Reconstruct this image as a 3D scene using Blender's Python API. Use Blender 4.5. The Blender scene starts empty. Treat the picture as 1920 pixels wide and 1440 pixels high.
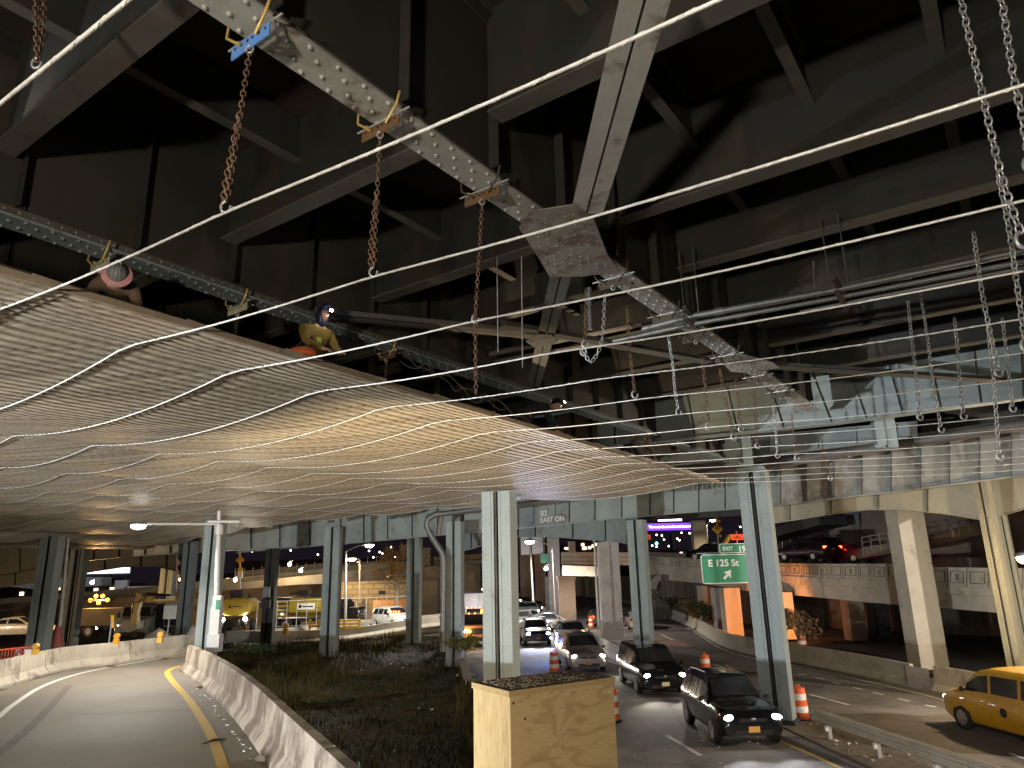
import bpy, bmesh, math, random
from mathutils import Vector, Matrix
random.seed(7)
R_ = math.radians
S = bpy.context.scene
col = S.collection

# ------------------------------------------------------------------ camera
FPX = 1331.0
PITCH = math.atan(355/FPX); ROLL = math.atan(110/5120)
CF = Vector((0, math.cos(PITCH), math.sin(PITCH)))
_u0 = Vector((0, -math.sin(PITCH), math.cos(PITCH))); _r0 = Vector((1, 0, 0))
CR = _r0*math.cos(ROLL) - _u0*math.sin(ROLL)
CU = _r0*math.sin(ROLL) + _u0*math.cos(ROLL)
CAM = Vector((0, 0, 4.0))
cd = bpy.data.cameras.new("camera"); cam = bpy.data.objects.new("camera", cd); col.objects.link(cam)
cd.sensor_width = 36; cd.lens = FPX/1920*36; cd.clip_start = 0.05; cd.clip_end = 3000
M = Matrix((CR, CU, -CF)).transposed().to_4x4(); M.translation = CAM
cam.matrix_world = M
S.camera = cam
S.view_settings.view_transform = 'Standard'; S.view_settings.look = 'None'
S.view_settings.exposure = 0; S.view_settings.gamma = 1
S.render.engine = 'CYCLES'
S.cycles.max_bounces = 6; S.cycles.diffuse_bounces = 3; S.cycles.glossy_bounces = 3
S.cycles.caustics_reflective = False; S.cycles.caustics_refractive = False
S.cycles.sample_clamp_indirect = 4
# ------------------------------------------------------------------ night sky
w = bpy.data.worlds.new("World"); S.world = w; w.use_nodes = True
nt = w.node_tree; bg = nt.nodes["Background"]
sky = nt.nodes.new("ShaderNodeTexSky"); sky.sky_type = 'NISHITA'; sky.sun_disc = False
sky.sun_elevation = R_(-7); sky.sun_rotation = R_(200)
mx = nt.nodes.new("ShaderNodeMix"); mx.data_type = 'RGBA'; mx.blend_type = 'ADD'; mx.inputs[0].default_value = 1
mx.inputs[7].default_value = (0.075, 0.055, 0.085, 1)          # city glow on the low cloud
nt.links.new(sky.outputs[0], mx.inputs[6]); nt.links.new(mx.outputs[2], bg.inputs[0])
bg.inputs[1].default_value = 0.12

# ------------------------------------------------------------------ light helper and lamp colours
ORG = {}
def light(kind, loc, power, color=(1, 1, 1), size=0.1, parent=None, aim=None, cone=120, blend=.6, name='bulb_light'):
    d = bpy.data.lights.new(name, kind); d.energy = power; d.color = color
    d.shadow_soft_size = size
    if kind == 'SPOT': d.spot_size = R_(cone); d.spot_blend = blend
    o = bpy.data.objects.new(name, d); col.objects.link(o)
    loc = Vector(loc)
    if aim is not None: o.rotation_euler = (Vector(aim)-loc).to_track_quat('-Z', 'Y').to_euler()
    if parent is not None:
        o.parent = parent; loc = loc - ORG.get(parent.name, Vector())
    o.location = loc
    return o
COOL = (0.93, 0.98, 1.0); WARM = (1.0, 0.76, 0.42); SODIUM = (1.0, 0.55, 0.18); NEUT = (1.0, 0.93, 0.82)

def ray(x, y): return CF*FPX + CR*(x-960) - CU*(y-720)
def P(x, y, Y):
    d = ray(x, y); return CAM + d*(Y/d.y)
RZ = -0.85      # highway level
def Z(x, y, z):
    d = ray(x, y); return CAM + d*((z-4.0)/d.z)
UU = Vector((math.sin(R_(35)), math.cos(R_(35)), 0)); VV = Vector((-math.cos(R_(35)), math.sin(R_(35)), 0))
ZZ = Vector((0, 0, 1))
def W(u, v, z): return UU*u + VV*v + ZZ*z

# ------------------------------------------------------------------ materials
def mat(name, c, rough=.6, metal=0., var=.25, scale=3., c2=None, amt=.0, c2scale=1.5, bump=0., bscale=40., stretch=None, coat=0., rotz=0., spec=.5, sharp=.12):
    m = bpy.data.materials.new(name); m.use_nodes = True
    t = m.node_tree; n = t.nodes; L = t.links; b = n["Principled BSDF"]
    b.inputs['Roughness'].default_value = rough; b.inputs['Metallic'].default_value = metal
    b.inputs['Coat Weight'].default_value = coat; b.inputs['Specular IOR Level'].default_value = spec
    tc = n.new("ShaderNodeTexCoord"); mp = n.new("ShaderNodeMapping")
    mp.inputs['Rotation'].default_value = (0, 0, rotz)
    if stretch: mp.inputs['Scale'].default_value = stretch
    L.new(tc.outputs['Object'], mp.inputs['Vector'])
    no = n.new("ShaderNodeTexNoise"); no.inputs['Scale'].default_value = scale; no.inputs['Detail'].default_value = 6
    no.inputs['Roughness'].default_value = .65
    L.new(mp.outputs[0], no.inputs['Vector'])
    rp = n.new("ShaderNodeValToRGB")
    rp.color_ramp.elements[0].position = .3; rp.color_ramp.elements[1].position = .72
    rp.color_ramp.elements[0].color = [x*(1-var) for x in c]+[1]
    rp.color_ramp.elements[1].color = [min(1, x*(1+var)) for x in c]+[1]
    L.new(no.outputs[0], rp.inputs[0]); out = rp.outputs[0]
    if c2 is not None:
        n2 = n.new("ShaderNodeTexNoise"); n2.inputs['Scale'].default_value = c2scale; n2.inputs['Detail'].default_value = 8
        n2.inputs['Roughness'].default_value = .7
        L.new(mp.outputs[0], n2.inputs['Vector'])
        r2 = n.new("ShaderNodeMapRange"); r2.inputs[1].default_value = 1-amt-sharp*.5; r2.inputs[2].default_value = 1-amt+sharp*.5
        L.new(n2.outputs[0], r2.inputs[0])
        mxx = n.new("ShaderNodeMix"); mxx.data_type = 'RGBA'
        L.new(r2.outputs[0], mxx.inputs[0]); L.new(out, mxx.inputs[6]); mxx.inputs[7].default_value = list(c2)+[1]
        out = mxx.outputs[2]
    L.new(out, b.inputs['Base Color'])
    rr = n.new("ShaderNodeMapRange"); rr.inputs[3].default_value = max(.03, rough-.12); rr.inputs[4].default_value = min(1, rough+.15)
    L.new(no.outputs[0], rr.inputs[0]); L.new(rr.outputs[0], b.inputs['Roughness'])
    if bump:
        n3 = n.new("ShaderNodeTexNoise"); n3.inputs['Scale'].default_value = bscale; n3.inputs['Detail'].default_value = 4
        L.new(mp.outputs[0], n3.inputs['Vector'])
        bp = n.new("ShaderNodeBump"); bp.inputs['Strength'].default_value = bump; bp.inputs['Distance'].default_value = .02
        L.new(n3.outputs[0], bp.inputs['Height']); L.new(bp.outputs[0], b.inputs['Normal'])
    return m
def emis(name, c, s):
    m = bpy.data.materials.new(name); m.use_nodes = True; b = m.node_tree.nodes["Principled BSDF"]
    b.inputs['Base Color'].default_value = list(c)+[1]; b.inputs['Emission Color'].default_value = list(c)+[1]
    b.inputs['Emission Strength'].default_value = s
    return m
def glassy(name, c=(.02, .022, .025)):
    m = mat(name, c, rough=.14, var=.1, spec=.6); return m

STEEL = mat('grey_green_steel_paint', (.21, .25, .255), .5, 0, .16, 1.2, (.11, .09, .065), .36, 1.1, .15, 30, spec=.4)
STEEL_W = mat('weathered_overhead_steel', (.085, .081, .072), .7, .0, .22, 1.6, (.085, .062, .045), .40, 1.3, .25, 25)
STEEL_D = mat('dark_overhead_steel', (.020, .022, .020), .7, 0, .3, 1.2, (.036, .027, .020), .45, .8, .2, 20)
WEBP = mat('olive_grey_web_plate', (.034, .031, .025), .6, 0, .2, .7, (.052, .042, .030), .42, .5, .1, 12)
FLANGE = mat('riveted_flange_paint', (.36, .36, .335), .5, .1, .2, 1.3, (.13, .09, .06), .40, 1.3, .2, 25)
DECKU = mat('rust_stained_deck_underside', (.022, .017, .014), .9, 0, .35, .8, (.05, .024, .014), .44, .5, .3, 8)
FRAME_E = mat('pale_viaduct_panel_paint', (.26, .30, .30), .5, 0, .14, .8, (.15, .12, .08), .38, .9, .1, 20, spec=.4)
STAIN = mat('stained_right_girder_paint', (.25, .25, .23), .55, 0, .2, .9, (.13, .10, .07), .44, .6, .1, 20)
TANST = mat('viaduct_paint_with_lamplight', (.19, .175, .125), .55, 0, .15, .9, (.16, .12, .08), .34, 1.0, .1, 20)  # tan of the warm lamplight is mixed into this paint colour
CONC = mat('barrier_concrete', (.36, .32, .26), .85, 0, .22, 1.3, (.16, .13, .10), .43, 1.2, .4, 35, stretch=(1, 1, .5))
CONC_P = mat('pale_parapet_concrete', (.42, .38, .31), .85, 0, .12, 1.0, (.26, .22, .17), .40, .7, .2, 20)
CONC_C = mat('grey_column_concrete', (.37, .34, .33), .85, 0, .14, .8, (.26, .24, .22), .44, 1.0, .25, 20)
CONC_O = mat('brown_pier_concrete', (.33, .25, .19), .85, 0, .2, .8, (.2, .14, .10), .4, .8, .25, 20)
WALLT = mat('tan_retaining_wall', (.26, .205, .14), .9, 0, .2, .35, (.15, .12, .08), .42, .25, .3, 6)
ASPH = mat('highway_asphalt', (.16, .14, .125), .82, 0, .25, .8, (.09, .08, .072), .43, .5, .5, 90)
DIRT = mat('dirty_median_gravel', (.12, .095, .07), .95, 0, .45, 3, (.22, .19, .15), .36, 5, .8, 40)
GRND = mat('dark_yard_ground', (.055, .046, .04), .9, 0, .4, .5, (.03, .026, .024), .45, .3, .5, 20)
SOIL = mat('soil_under_grass', (.022, .022, .011), 1, 0, .4, 1.5, (.085, .058, .034), .36, .35, .7, 30)
CABLE = mat('galvanised_wire_rope', (.72, .715, .69), .4, .2, .2, 6)
CHAIN_R = mat('rusty_chain', (.19, .115, .075), .6, .4, .4, 9)
CHAIN_S = mat('galvanised_chain', (.55, .56, .57), .35, .6, .2, 9)
BLUEP = mat('worn_blue_paint', (.10, .24, .58), .5, 0, .15, 5, (.45, .42, .33), .36, 6)
BROWND = mat('dark_clamp_iron', (.06, .045, .03), .7, 0, .3, 8)
BROWNP = mat('rusty_clamp_plate', (.15, .085, .04), .6, .2, .3, 8)
GREENP = mat('pale_green_clamp_plate', (.42, .46, .32), .55, 0, .15, 8, (.15, .12, .08), .3, 8)
YROD = mat('yellow_zinc_rod', (.62, .42, .13), .4, .3, .2, 10)
SROD = mat('zinc_rod', (.5, .5, .48), .4, .6, .2, 10)
PIPE = mat('galvanised_pipe', (.15, .155, .155), .45, .4, .2, 2, (.2, .17, .13), .38, 3)
PIPE_D = mat('dull_brown_pipe', (.17, .15, .14), .6, .1, .2, 2)
BLACKP = mat('black_rubber', (.018, .018, .018), .75, 0, .2, 5)
BLACKG = mat('black_plastic_trim', (.015, .015, .016), .4, 0, .2, 5)
RIM = mat('wheel_rim_metal', (.42, .42, .43), .3, .8, .1, 5)
GLASS = glassy('dark_tinted_window_glass')
WHITE = mat('white_road_paint', (.62, .60, .55), .7, 0, .15, 5, (.2, .19, .17), .34, 9)
YELLOW = mat('yellow_road_paint', (.55, .36, .07), .7, 0, .15, 5, (.2, .15, .07), .34, 7)
ORANGE = mat('orange_drum_plastic', (.75, .13, .03), .5, 0, .1, 5)
REFL = mat('white_reflective_band', (.8, .78, .74), .4, 0, .06, 8)
SIGNG = mat('green_sign_sheeting', (.0, .23, .12), .4, 0, .05, 2)
SIGNW = mat('white_sign_sheeting', (.85, .85, .82), .4, 0, .03, 2)
SIGNY = mat('yellow_sign_sheeting', (.8, .42, .02), .5, 0, .05, 2)
SIGNO = mat('orange_sign_sheeting', (.9, .13, .02), .5, 0, .05, 2)
SIGNK = mat('black_sign_print', (.02, .02, .02), .6, 0, .05, 2)
POLEG = mat('galvanised_pole', (.45, .44, .42), .5, .3, .12, 2)
SKIN = mat('skin', (.40, .24, .17), .55, 0, .1, 10)
E_WHITE = emis('lit_white_lens', (1, .97, .9), 40); E_COOL = emis('lit_cool_lens', (.85, .93, 1), 45)
E_WARM = emis('lit_warm_lens', (1, .78, .42), 40); E_ORNG = emis('lit_amber_lens', (1, .33, .04), 8)
E_RED = emis('lit_red_lens', (1, .05, .02), 22); E_BLUE = emis('lit_blue_lens', (.15, .2, 1), 30)
E_HEAD = emis('lit_headlamp_lens', (1, .94, .82), 60)

# ------------------------------------------------------------------ mesh builder
class MB:
    def __init__(s): s.v = []; s.f = []; s.sm = []
    def add(s, vs, fs, smooth=False):
        b = len(s.v); s.v += [Vector(x) for x in vs]
        for f in fs: s.f.append([b+i for i in f]); s.sm.append(smooth)
        return s
    def quad(s, *p): return s.add(p, [list(range(len(p)))])
    def box(s, c, hx, hy, hz, ax=None, ay=None, az=None):
        c = Vector(c); ax = ax or Vector((1, 0, 0)); ay = ay or Vector((0, 1, 0)); az = az or ZZ
        vs = [c+ax*hx*i+ay*hy*j+az*hz*k for k in (-1, 1) for j in (-1, 1) for i in (-1, 1)]
        return s.add(vs, [(0, 2, 3, 1), (4, 5, 7, 6), (0, 1, 5, 4), (2, 6, 7, 3), (0, 4, 6, 2), (1, 3, 7, 5)])
    def bar(s, a, b, w, h, up=ZZ, oz=0., oside=0.):
        a = Vector(a); b = Vector(b); d = (b-a); l = d.length; d = d.normalized()
        side = d.cross(up)
        side = side.normalized() if side.length > 1e-6 else Vector((1, 0, 0))
        u = side.cross(d).normalized()
        c = (a+b)/2 + u*oz + side*oside
        return s.box(c, l/2, w/2, h/2, d, side, u)
    def tube(s, pts, r, n=8, closed=False, caps=True):
        pts = [Vector(p) for p in pts]; m = len(pts); rings = []
        prev = None
        for i, p in enumerate(pts):
            if closed: d = pts[(i+1) % m]-pts[i-1]
            else: d = pts[min(i+1, m-1)]-pts[max(i-1, 0)]
            d = d.normalized()
            if prev is None:
                a = d.orthogonal().normalized()
            else:
                a = (prev - d*prev.dot(d)); a = a.normalized() if a.length > 1e-6 else d.orthogonal().normalized()
            prev = a; b = d.cross(a)
            rr = r[i] if isinstance(r, (list, tuple)) else r
            rings.append([p+(a*math.cos(2*math.pi*k/n)+b*math.sin(2*math.pi*k/n))*rr for k in range(n)])
        vs = [q for ring in rings for q in ring]; fs = []
        for i in range(m if closed else m-1):
            j = (i+1) % m
            for k in range(n): fs.append((i*n+k, i*n+(k+1) % n, j*n+(k+1) % n, j*n+k))
        s.add(vs, fs, True)
        if caps and not closed:
            s.add(rings[0][::-1], [list(range(n))]); s.add(rings[-1], [list(range(n))])
        return s
    def dome(s, c, nrm, r, n=6, hgt=.8):
        c = Vector(c); nrm = Vector(nrm).normalized(); a = nrm.orthogonal().normalized(); b = nrm.cross(a)
        vs = []
        for (rr, hh) in ((1, 0), (.75, .6)):
            vs += [c+(a*math.cos(2*math.pi*k/n)+b*math.sin(2*math.pi*k/n))*r*rr+nrm*r*hgt*hh for k in range(n)]
        vs.append(c+nrm*r*hgt)
        fs = [(k, (k+1) % n, n+(k+1) % n, n+k) for k in range(n)] + [(n+k, n+(k+1) % n, 2*n) for k in range(n)]
        return s.add(vs, fs, True)
    def ball(s, c, rx, ry=None, rz=None, n=12, m=8, rot=None):
        ry = ry or rx; rz = rz or rx; c = Vector(c); vs = []; fs = []
        for i in range(m+1):
            th = math.pi*i/m
            for k in range(n):
                q = Vector((rx*math.sin(th)*math.cos(2*math.pi*k/n), ry*math.sin(th)*math.sin(2*math.pi*k/n), rz*math.cos(th)))
                if rot: q = rot @ q
                vs.append(c+q)
        for i in range(m):
            for k in range(n): fs.append((i*n+k, (i+1)*n+k, (i+1)*n+(k+1) % n, i*n+(k+1) % n))
        return s.add(vs, fs, True)
    def prism(s, poly, vec):
        vec = Vector(vec); poly = [Vector(p) for p in poly]; n = len(poly)
        vs = poly+[p+vec for p in poly]
        fs = [list(range(n))[::-1], list(range(n, 2*n))]+[(i, (i+1) % n, n+(i+1) % n, n+i) for i in range(n)]
        return s.add(vs, fs)
    def grid(s, fn, nu, nv, smooth=True):
        vs = [fn(i/nu, j/nv) for j in range(nv+1) for i in range(nu+1)]
        fs = [(j*(nu+1)+i, j*(nu+1)+i+1, (j+1)*(nu+1)+i+1, (j+1)*(nu+1)+i) for j in range(nv) for i in range(nu)]
        return s.add(vs, fs, smooth)
    def loft(s, rings, closed=True, smooth=False, caps=True):
        n = len(rings[0]); vs = [q for r in rings for q in r]; fs = []
        for i in range(len(rings)-1):
            for k in range(n if closed else n-1): fs.append((i*n+k, i*n+(k+1) % n, (i+1)*n+(k+1) % n, (i+1)*n+k))
        s.add(vs, fs, smooth)
        if caps: s.add(rings[0], [list(range(n))[::-1]]); s.add(rings[-1], [list(range(n))])
        return s
    def build(s, name, m, parent=None, org=None, local=False, fix=False):
        me = bpy.data.meshes.new(name)
        if parent is not None: o0 = Vector() if local else ORG.get(parent.name, Vector())
        elif org is not None: o0 = Vector(org)
        elif local: o0 = Vector()
        else:
            xs = [q.x for q in s.v]; ys = [q.y for q in s.v]; zs = [q.z for q in s.v]
            o0 = Vector(((min(xs)+max(xs))/2, (min(ys)+max(ys))/2, min(zs)))
        me.from_pydata([q-o0 for q in s.v], [], s.f)
        me.polygons.foreach_set('use_smooth', s.sm)
        if fix:
            bm = bmesh.new(); bm.from_mesh(me); bmesh.ops.recalc_face_normals(bm, faces=bm.faces); bm.to_mesh(me); bm.free()
        me.materials.append(m); me.update()
        o = bpy.data.objects.new(name, me); col.objects.link(o)
        if parent is not None: o.parent = parent; ORG[o.name] = o0
        else: o.location = o0; ORG[o.name] = o0
        return o
def tag(o, label=None, cat=None, group=None, kind=None):
    if label: o['label'] = label
    if cat: o['category'] = cat
    if group: o['group'] = group
    if kind: o['kind'] = kind
    return o
def thing(name, label, cat, loc=(0, 0, 0), rotz=0., group=None):
    o = bpy.data.objects.new(name, None); col.objects.link(o); o.location = loc; o.rotation_euler = (0, 0, rotz)
    o.empty_display_size = .2
    ORG[o.name] = Vector(loc)
    return tag(o, label, cat, group)
def text(txt, size, loc, right, up, m, parent, name='lettering', bold=.0, align='LEFT', local=False):
    c = bpy.data.curves.new(name, 'FONT'); c.body = txt; c.size = size; c.align_x = align; c.extrude = .004; c.offset = bold
    t = bpy.data.objects.new(name, c); col.objects.link(t)
    me = bpy.data.meshes.new_from_object(t.evaluated_get(bpy.context.evaluated_depsgraph_get()))
    bpy.data.objects.remove(t)
    right = Vector(right).normalized(); up = Vector(up).normalized(); nr = right.cross(up)
    o0 = Vector() if local else ORG.get(parent.name, Vector())
    for v in me.vertices: v.co = Vector(loc)+right*v.co.x+up*v.co.y+nr*v.co.z - o0
    me.materials.clear(); me.materials.append(m)
    o = bpy.data.objects.new(name, me); col.objects.link(o); o.parent = parent
    return o
def cr(pts, n=6):
    pts = [Vector(p) for p in pts]; out = []
    for i in range(len(pts)-1):
        a = pts[max(i-1, 0)]; b = pts[i]; c = pts[i+1]; d = pts[min(i+2, len(pts)-1)]
        for k in range(n):
            t = k/n; out.append(.5*((2*b)+(c-a)*t+(2*a-5*b+4*c-d)*t*t+(3*b-a-3*c+d)*t**3))
    out.append(pts[-1]); return out

# ================================================================== GROUND, ROADS
g = MB(); g.quad((-900, -60, -1.2), (900, -60, -1.2), (900, 1500, -1.2), (-900, 1500, -1.2))
tag(g.build('ground', GRND), kind='structure')
def sheet(name, pts, m, thick=.3, kind='structure'):
    b = MB(); top = [Vector(p) for p in pts]
    n = len(top); b.add([p for p in top]+[p-ZZ*thick for p in top], [list(range(n))]+[(i, n+i, n+(i+1) % n, (i+1) % n) for i in range(n)])
    o = b.build(name, m, fix=False); tag(o, kind=kind); return o
# centre highway (queue) between left wall and median, and right highway
sheet('highway', [(4, -20, RZ), (30, -20, RZ), (34, 10, RZ), (28, 25, RZ), (28, 48, RZ), (32, 75, RZ), (14, 120, RZ), (0, 240, RZ), (-12, 240, RZ), (-4.5, 75, RZ), (-3.0, 42, RZ), (-1.3, 29.5, RZ), (0, 20.7, RZ), (1.6, 8, RZ)], ASPH, .3)

# ramp carriageway
RAMPM = mat('grooved_ramp_concrete', (.19, .165, .13), .7, 0, .28, .35, (.17, .145, .115), .43, .4, .25, 60, sharp=.3)
def add_groove(m):
    t = m.node_tree; n = t.nodes; L = t.links; b = n['Principled BSDF']
    tc = n.new('ShaderNodeTexCoord'); wv = n.new('ShaderNodeTexWave'); wv.inputs['Scale'].default_value = 9; wv.bands_direction = 'Y'
    wv.inputs['Distortion'].default_value = .6
    L.new(tc.outputs['Object'], wv.inputs['Vector'])
    bp = n.new('ShaderNodeBump'); bp.inputs['Strength'].default_value = .35; bp.inputs['Distance'].default_value = .015
    L.new(wv.outputs[0], bp.inputs['Height']); L.new(bp.outputs[0], b.inputs['Normal'])
add_groove(RAMPM)
BR_bot = [Z(x, y, .8) for x, y in ((375, 1234), (338, 1250), (345, 1265), (375, 1282), (422, 1320), (469, 1380), (504, 1440))]
BL_bot = [Z(x, y, .8) for x, y in ((392, 1221), (362, 1225), (225, 1244), (125, 1257), (25, 1285), (-60, 1310))]
nr_ = BR_bot[-1]; dd = (BR_bot[-1]-BR_bot[-3]).normalized()
BR_bot = BR_bot[2:]
for _k in range(2): BR_bot = [BR_bot[0]]+[(BR_bot[i-1]+BR_bot[i]*2+BR_bot[i+1])/4 for i in range(1, len(BR_bot)-1)]+[BR_bot[-1]]
dd = (BR_bot[-1]-BR_bot[-2]).normalized()
BR_ext = [BR_bot[0]+(BR_bot[0]-BR_bot[1])*.35] + BR_bot + [nr_+dd*5, nr_+dd*12, nr_+dd*22]
BL_ext = BL_bot + [BL_bot[-1]+(BL_bot[-1]-BL_bot[-2]).normalized()*8, Vector((-34, -4, .8))]
ramp = [p for p in BL_ext[::-1]] + [Z(398, 1228, .8)] + [p+Vector((.25, 0, 0)) for p in BR_ext[1:]]
sheet('ramp_road', ramp, RAMPM, 1.6)

TYRE = mat('faint_tyre_mark', (.13, .11, .09), .8, 0, .3, 3)
def strip(name, pts, wdt, m, z, label, cat='road marking', group=None, top=True):
    pts = cr([Vector((p[0], p[1], z)) for p in pts], 5) if len(pts) > 2 else [Vector((p[0], p[1], z)) for p in pts]
    b = MB(); vs = []
    for i, p in enumerate(pts):
        d = (pts[min(i+1, len(pts)-1)]-pts[max(i-1, 0)]); d.z = 0; d.normalize(); s = Vector((d.y, -d.x, 0))*wdt/2
        vs += [p-s, p+s]
    b.add(vs, [(2*i, 2*i+1, 2*i+3, 2*i+2) for i in range(len(pts)-1)])
    o = b.build(name, m); o['kind'] = 'structure'; return o
strip('yellow_edge_line', [Z(x, y, .8) for x, y in ((352, 1247), (325, 1253), (314, 1261), (323, 1277), (356, 1315), (394, 1376), (418, 1440), (426, 1480))], .2, YELLOW, .805, '')
strip('white_edge_line', [Z(x, y, .8) for x, y in ((392, 1224), (360, 1227), (250, 1243), (150, 1263), (80, 1287), (30, 1318), (0, 1342), (-40, 1375))], .16, WHITE, .805, '')
for x0, x1, y0, y1 in ((95, 318, 1266, 1258), (20, 385, 1345, 1330)):
    strip('expansion_joint', [Z(x0, y0, .8), Z(x1, y1, .8)], .04, TYRE, .803, '')
strip('tyre_mark', [Z(x, y, .8) for x, y in ((130, 1285), (60, 1360), (-40, 1440))], .22, TYRE, .8032, '')
# highway markings
for a, b in (((1497, 1264), (1512, 1266)), ((1529, 1271), (1546, 1274)), ((1560, 1279), (1577, 1283)), ((1599, 1289), (1617, 1293)), ((1636, 1298), (1657, 1303)), ((1684, 1310), (1706, 1315)), ((1735, 1322), (1755, 1326))):
    strip('lane_dash', [Z(*a, RZ), Z(*b, RZ)], .14, WHITE, RZ+.006, '')
for a, b in (((1518, 1302), (1592, 1322)), ((1894, 1413), (1925, 1424)), ((1338, 1245), (1371, 1257)), ((1250, 1379), (1314, 1417)), ((1140, 1238), (1170, 1251)), ((1240, 1190), (1262, 1200))):
    strip('lane_dash', [Z(*a, RZ), Z(*b, RZ)], .15, WHITE, RZ+.006, '')
strip('yellow_median_line', [Z(1440, 1380, RZ), Z(1473, 1394, RZ), Z(1530, 1419, RZ), Z(1600, 1452, RZ)], .14, YELLOW, RZ+.006, '')
strip('white_shoulder_line', [Z(x, y, RZ) for x, y in ((1082, 1117), (1110, 1130), (1135, 1142))], .13, WHITE, RZ+.006, '')
strip('white_ramp_line', [Z(x, y, RZ) for x, y in ((1224, 1150), (1290, 1178), (1350, 1215), (1420, 1236), (1480, 1246), (1700, 1295), (1800, 1322))], .12, WHITE, RZ+.006, '')
for k in range(6):
    strip('gore_stripe', [Z(1164+k*1.5, 1141+k*7, RZ), Z(1177+k*2.5, 1143+k*7.2, RZ)], .5, WHITE, RZ+.006, '')
# dirt strip along the median guardrail
sheet('median_verge', [(9.1, 28, RZ+.03), (8.2, 25.5, RZ+.03), (8.4, 22.4, RZ+.03), (8.8, 18, RZ+.03), (8.7, 12.5, RZ+.03), (8.3, 6, RZ+.03), (11.2, 6, RZ+.03), (11, 12.5, RZ+.03), (10.4, 17.5, RZ+.03), (9.7, 22.4, RZ+.03)], DIRT, .05)

# grass island
def gz(x, y):
    return -.50 + .12*math.sin(x*.7)*math.sin(y*.4)
gp = [(1.8, 3), (-0.1, 20.7), (-1.4, 29.5), (-3.1, 42), (-4.2, 58), (-8, 58), (-19.5, 48), (-21, 45), (-15.2, 33)] + [(p.x+.75, p.y) for p in BR_ext[0:8]] + [(1.2, 3)]
def inside(x, y, poly):
    c = False; n = len(poly); j = n-1
    for i in range(n):
        xi, yi = poly[i][:2]; xj, yj = poly[j][:2]
        if (yi > y) != (yj > y) and x < (xj-xi)*(y-yi)/(yj-yi)+xi: c = not c
        j = i
    return c
b = MB(); N = 40
b.grid(lambda s, t: Vector((-30+s*36, 2+t*58, gz(-30+s*36, 2+t*58) if inside(-30+s*36, 2+t*58, gp) else -1.1)), 60, 80)
o = b.build('grass_verge_ground', SOIL); o['kind'] = 'structure'
GRASS = mat('night_grass', (.042, .044, .012), .9, 0, .5, 1.0, (.10, .078, .034), .46, .7, spec=.1)
gb = MB()
cnt = 0
while cnt < 42000:
    y = 4+54*random.random()**1.15; x = random.uniform(-22, 1.5)
    if not inside(x, y, gp): continue
    bare = math.sin(x*.9+1)*math.sin(y*.33) 
    if 36 < y < 46 and -11 < x < -5 and random.random() < .6: continue
    if bare > .45 and random.random() < .6: continue
    cnt += 1
    h = random.uniform(.05, .16)*(1.0+ (1.6 if (x < -8 and y > 26) or x > -1.5-(y-20)*.1 else 0))
    h *= 1+1.3*max(0, math.sin(2.1*x+y)*math.sin(1.7*y-x)); z = gz(x, y); a = random.uniform(0, 6.28); wd = random.uniform(.010, .026)
    dx = math.cos(a)*wd; dy = math.sin(a)*wd; lx = random.uniform(-.08, .08); ly = random.uniform(-.08, .08)
    gb.add([(x-dx, y-dy, z), (x+dx, y+dy, z), (x+lx, y+ly, z+h)], [(0, 1, 2)])
tag(gb.build('grass', GRASS), 'rough dark grass growing on the verge between ramp and highway', 'grass', kind='stuff')
LITTER = mat('pale_litter', (.6, .58, .55), .7, 0, .2, 10)
lb = MB()
for _ in range(70):
    x = random.uniform(-14, 1.5); y = random.uniform(8, 40)
    if inside(x, y, gp): lb.box((x, y, gz(x, y)+.1), random.uniform(.02, .09), random.uniform(.02, .06), .015, Vector((math.cos(x*9), math.sin(x*9), .2)).normalized())
for _ in range(90):
    x = random.uniform(2.3, 6.5); y = random.uniform(9, 26); lb.box((x*1.25, y*1.2, RZ+.012), random.uniform(.01, .03), random.uniform(.01, .03), .008)
for _ in range(120):
    y = random.uniform(6, 22); lb.box((8.8+random.uniform(0, 1.6), y*1.25, RZ+.05), random.uniform(.01, .07), random.uniform(.01, .05), .015, Vector((math.cos(y*9), math.sin(y*9), .2)).normalized())
for _ in range(55):
    t_ = random.random(); q_ = Z(345+150*t_+random.uniform(-20, 5), 1275+160*t_**1.3+random.uniform(-3, 6), .8); lb.box(q_+ZZ*.012, random.uniform(.008, .04), random.uniform(.006, .02), .008, Vector((math.cos(t_*40), math.sin(t_*40), .1)).normalized())
tag(lb.build('litter', LITTER), 'scattered pale paper scraps and grit on verge and road', 'litter', kind='stuff')
# litter on the ramp next to the barrier
for (x, y, sz, nm, lab, m) in ((490, 1428, .13, 'crumpled_paper', 'white crumpled paper on the ramp shoulder at the foot of the barrier', LITTER),
                         (458, 1369, .05, 'paper_scrap', 'small pale paper scrap beside the curved barrier', LITTER),
                         (403, 1325, .05, 'paper_scrap', 'thin white paper scrap lying right of the yellow line', LITTER),
                         (374, 1291, .09, 'brown_rag', 'small brown rag near the far end of the barrier', BROWNP)):
    q = Z(x, y, .8); b = MB(); b.ball(q+ZZ*sz*.35, sz, sz*.6, sz*.4, 7, 5)
    for v in b.v: v += Vector((random.uniform(-1, 1), random.uniform(-1, 1), random.uniform(-.4, .6)))*sz*.25
    tag(b.build(nm, m), lab, 'litter')
q0 = Z(378, 1395, .82); q1 = Z(424, 1386, .82)
b = MB(); b.tube([q0, (q0+q1)/2+ZZ*.03, q1], [.008, .03, .012], 6)
tag(b.build('tyre_shred', BLACKP), 'thin black strip of tyre lying across the yellow line', 'debris')

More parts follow.
